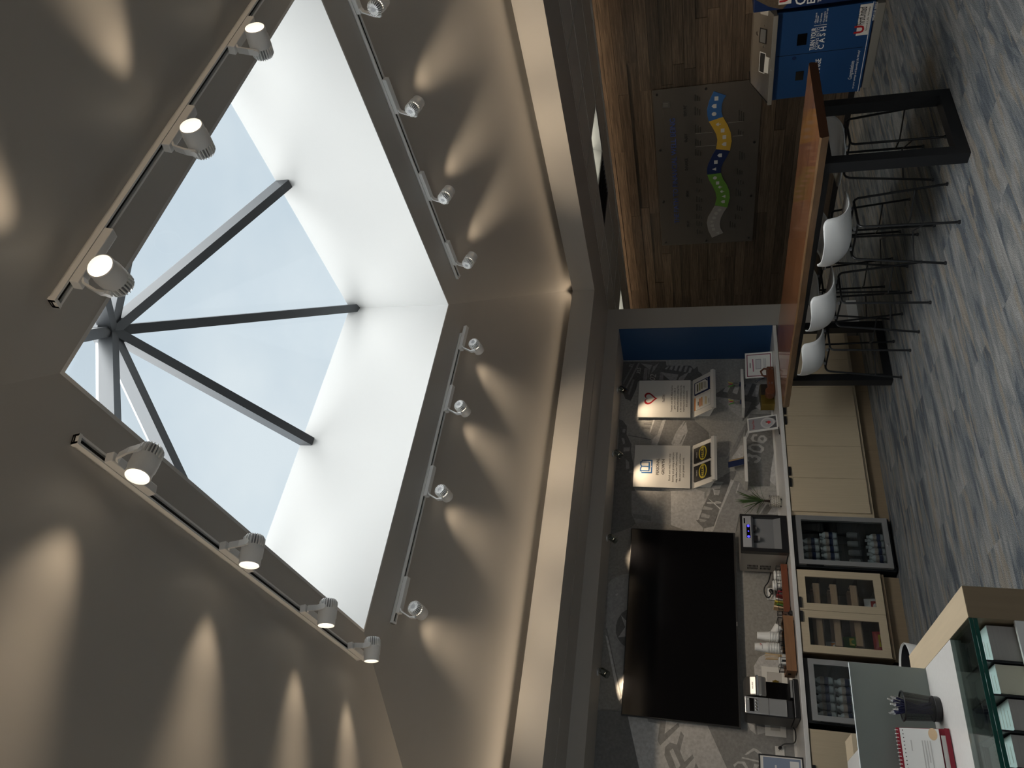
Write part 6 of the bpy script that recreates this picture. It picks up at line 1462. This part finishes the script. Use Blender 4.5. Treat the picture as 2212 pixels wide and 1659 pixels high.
ordn = ['first', 'second', 'third', 'fourth', 'fifth', 'sixth', 'seventh', 'eighth', 'ninth', 'tenth', 'eleventh', 'twelfth']
for k in range(10):
    b, a = xl[k] - 0.006, xl[k + 1] + 0.006; top = 0.852 if k % 3 != 2 else 0.840
    m = ['paper', 'paper_cream', 'paper', 'paper'][k % 4]
    s = thing('slip_stack', 'stack of paper slips in the %s desk compartment from the maple end' % ordn[k], 'paper stack', ((a + b) / 2, 2.32, 0.781), 'slip stacks')
    mm = {'paper': 'slip_edge', 'paper_cream': 'paper_cream'}[m]
    if 'slip_edge' not in MATS: mat('slip_edge', (0.40, 0.37, 0.35), 0.8, noise=((3, 3, 300), 0.12))
    box('pile', mm, a, b, 2.232, 2.415, 0.7812, top - 0.0008, s); box('top_sheet', 'paper_blue', a, b, 2.232, 2.415, top - 0.0008, top, s)
    for j in range(5): box('print_line', 'ink_soft', a + 0.012, a + 0.05 + 0.01 * (j % 3), 2.25 + j * 0.022, 2.254 + j * 0.022, top, top + 0.0003, s)
# far desk section glimpsed over the screen
t = thing('side_desk', 'corner of a second maple and white desk seen over the frosted screen', 'desk', (0.5, 4.3, 0))
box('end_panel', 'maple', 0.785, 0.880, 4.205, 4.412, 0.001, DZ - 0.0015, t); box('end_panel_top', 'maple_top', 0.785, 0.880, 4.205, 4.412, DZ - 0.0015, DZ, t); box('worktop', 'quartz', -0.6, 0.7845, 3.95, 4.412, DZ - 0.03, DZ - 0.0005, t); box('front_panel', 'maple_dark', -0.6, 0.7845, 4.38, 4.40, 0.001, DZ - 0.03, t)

# pens in a mesh cup
cx_, cy_ = 0.647, 2.63
t = thing('pen_cup', 'black wire-mesh pen cup on the desk', 'pen cup', (cx_, cy_, DZ))
o = MB().lathe([(0.0355, 0.016), (0.0425, 0.103)], (cx_, cy_, DZ), 40, caps=False).build('mesh_wall', 'mesh_black', t, smooth=True)
uv = o.data.uv_layers.new(name='UVMap')
for p in o.data.polygons:
    for li in p.loop_indices:
        vi = o.data.loops[li].vertex_index; k = vi % 40; base_k = p.index
        kk = k if not (k == 0 and p.index == 39) else 40
        uv.data[li].uv = (kk / 40 * 88, 0 if vi < 40 else 32)
MB().lathe([(0.036, 0.0), (0.0375, 0.003), (0.0365, 0.017), (0.001, 0.017)], (cx_, cy_, DZ + 0.0003), 32, caps=False).build('base', 'black_plastic', t, smooth=True)
MB().tube([(cx_ + 0.0428 * math.cos(2 * PI * k / 32), cy_ + 0.0428 * math.sin(2 * PI * k / 32), DZ + 0.104) for k in range(32)], 0.0026, 8, True).build('rim', 'black_metal', t, smooth=True)
MB().tube([(cx_ + 0.036 * math.cos(2 * PI * k / 32), cy_ + 0.036 * math.sin(2 * PI * k / 32), DZ + 0.018) for k in range(32)], 0.0022, 6, True).build('lower_ring', 'black_metal', t, smooth=True)
for k in range(7):
    a = 2.2 + k * 0.62; r0 = 0.016; b = Vector((cx_ + r0 * math.cos(a * 1.7), cy_ + r0 * math.sin(a * 1.7), DZ + 0.02))
    tp = Vector((cx_ - 0.004 + 0.026 * math.cos(a), cy_ - 0.012 + 0.018 * math.sin(a), DZ + 0.138 + 0.006 * (k % 3))); d = (tp - b)
    p = thing('pen', 'navy click pen with silver tip standing in the mesh cup, %s of seven' % ordn[k], 'pen', b, 'pens in the mesh cup')
    MB().tube([b, b + d * .06, b + d * .90], [0.0015, 0.0046, 0.0046], 10).build('barrel', 'pen_navy', p, smooth=True)
    MB().tube([b + d * .885, b + d * .90, b + d * .94], [0.0054, 0.0054, 0.0034], 10).build('collar', 'silver', p, smooth=True)
    MB().tube([b + d * .94, tp], 0.0026, 8).build('clicker', 'silver', p, smooth=True)
    s_ = Vector((0.0056, -0.003, 0)); MB().prism([b + d * .70 + s_, b + d * .90 + s_, b + d * .90 + s_ + Vector((.0015, 0, 0)), b + d * .70 + s_ + Vector((.0015, 0, 0))], (0.0, 0.003, 0)).build('clip', 'silver', p)
# desk calendar
t = thing('desk_calendar', 'spiral-bound easel calendar with a burgundy stand on the desk', 'calendar', (0.45, 2.60, DZ))
x1 = 0.578; x0 = 0.36; zf = DZ + 0.0005; fy_, ty_ = 2.565, 2.615; zt = DZ + 0.135
nrm = Vector((0, -(zt - zf), -(0)) ).normalized()
u = Vector((0, ty_ - fy_, zt - zf)).normalized(); n = Vector((1, 0, 0)).cross(u)
def Q(x, s, d=0): return Vector((x, fy_, zf)) + u * s + n * d
L = (Vector((0, ty_, zt)) - Vector((0, fy_, zf))).length
MB().prism([Q(x0, 0), Q(x1, 0), Q(x1, L), Q(x0, L)], n * -0.002).build('stand_front', 'burgundy', t)
MB().prism([(x0, ty_ + .002, zt), (x1, ty_ + .002, zt), (x1, 2.675, zf), (x0, 2.675, zf)], (0, 0.002, 0.0005)).build('stand_back', 'burgundy', t)
MB().prism([Q(x0 + .002, .028, .001), Q(x1 - .002, .028, .001), Q(x1 - .002, L - .01, .001), Q(x0 + .002, L - .01, .001)], n * 0.004).build('pages', 'paper', t)
MB().prism([Q(x0, .0, .004), Q(x1, 0, .004), Q(x1, .012, .007), Q(x0, .012, .007)], n * 0.002).build('foot_flap', 'burgundy', t)
MB().prism([Q(x0, .012, .004), Q(x1 - .02, .012, .004), Q(x1 - .02, .024, .005), Q(x0, .024, .005)], n * 0.002).build('foot_step', 'ink_soft', t)
for k in range(20):
    x = x1 - 0.008 - k * 0.0105; c = Q(x, L - .002, .001)
    MB().tube([c + u * (0.006 * math.sin(a)) + n * (0.006 * math.cos(a)) + Vector((.0015 * a / 6, 0, 0)) for a in (-.6, .3, 1.2, 2.1, 3.0, 3.9)], 0.001, 5).build('coil', 'white_plastic', t)
    MB().lathe([(0.0016, 0), (0.0016, 0.0004)], Q(x, L - .018, .005), 8, n).build('hole', 'ink_grey', t)
for k, s in enumerate(['August', '', 'Anyone who has ever made a', 'difference found the heart of the', 'work, asking for more.', 'There is the moment to be generous.']):
    pass
MB().prism([Q(x1 - .005 + .017 * math.cos(a) - .012, .045 + .012 * math.sin(a), .0052) for a in [2 * PI * k / 18 for k in range(18)]], n * 0.0002).build('shell_print', 'peach', t)
for k, (w, s) in enumerate(((.03, .105), (.075, .075), (.082, .068), (.06, .061), (.09, .054))):
    MB().prism([Q(x1 - .035 - w, s, .0052), Q(x1 - .035, s, .0052), Q(x1 - .035, s + .0028, .0052), Q(x1 - .035 - w, s + .0028, .0052)], n * 0.0002).build('text_line', 'ink_soft', t)
# bin glimpsed past the desk end
bx_, by_ = 1.50, 5.20
t = thing('waste_bin', 'dark round waste bin with a white liner rim past the desk end', 'bin', (bx_, by_, 0))
MB().lathe([(0.13, 0.0), (0.16, 0.36), (0.155, 0.36), (0.125, 0.01), (0.001, 0.01)], (bx_, by_, 0.0005), 28, caps=False).build('body', 'charcoal', t, smooth=True)
MB().lathe([(0.158, 0.30), (0.166, 0.365), (0.162, 0.372), (0.154, 0.36)], (bx_, by_, 0), 28, caps=False).build('liner_rim', 'white_plastic', t, smooth=True)
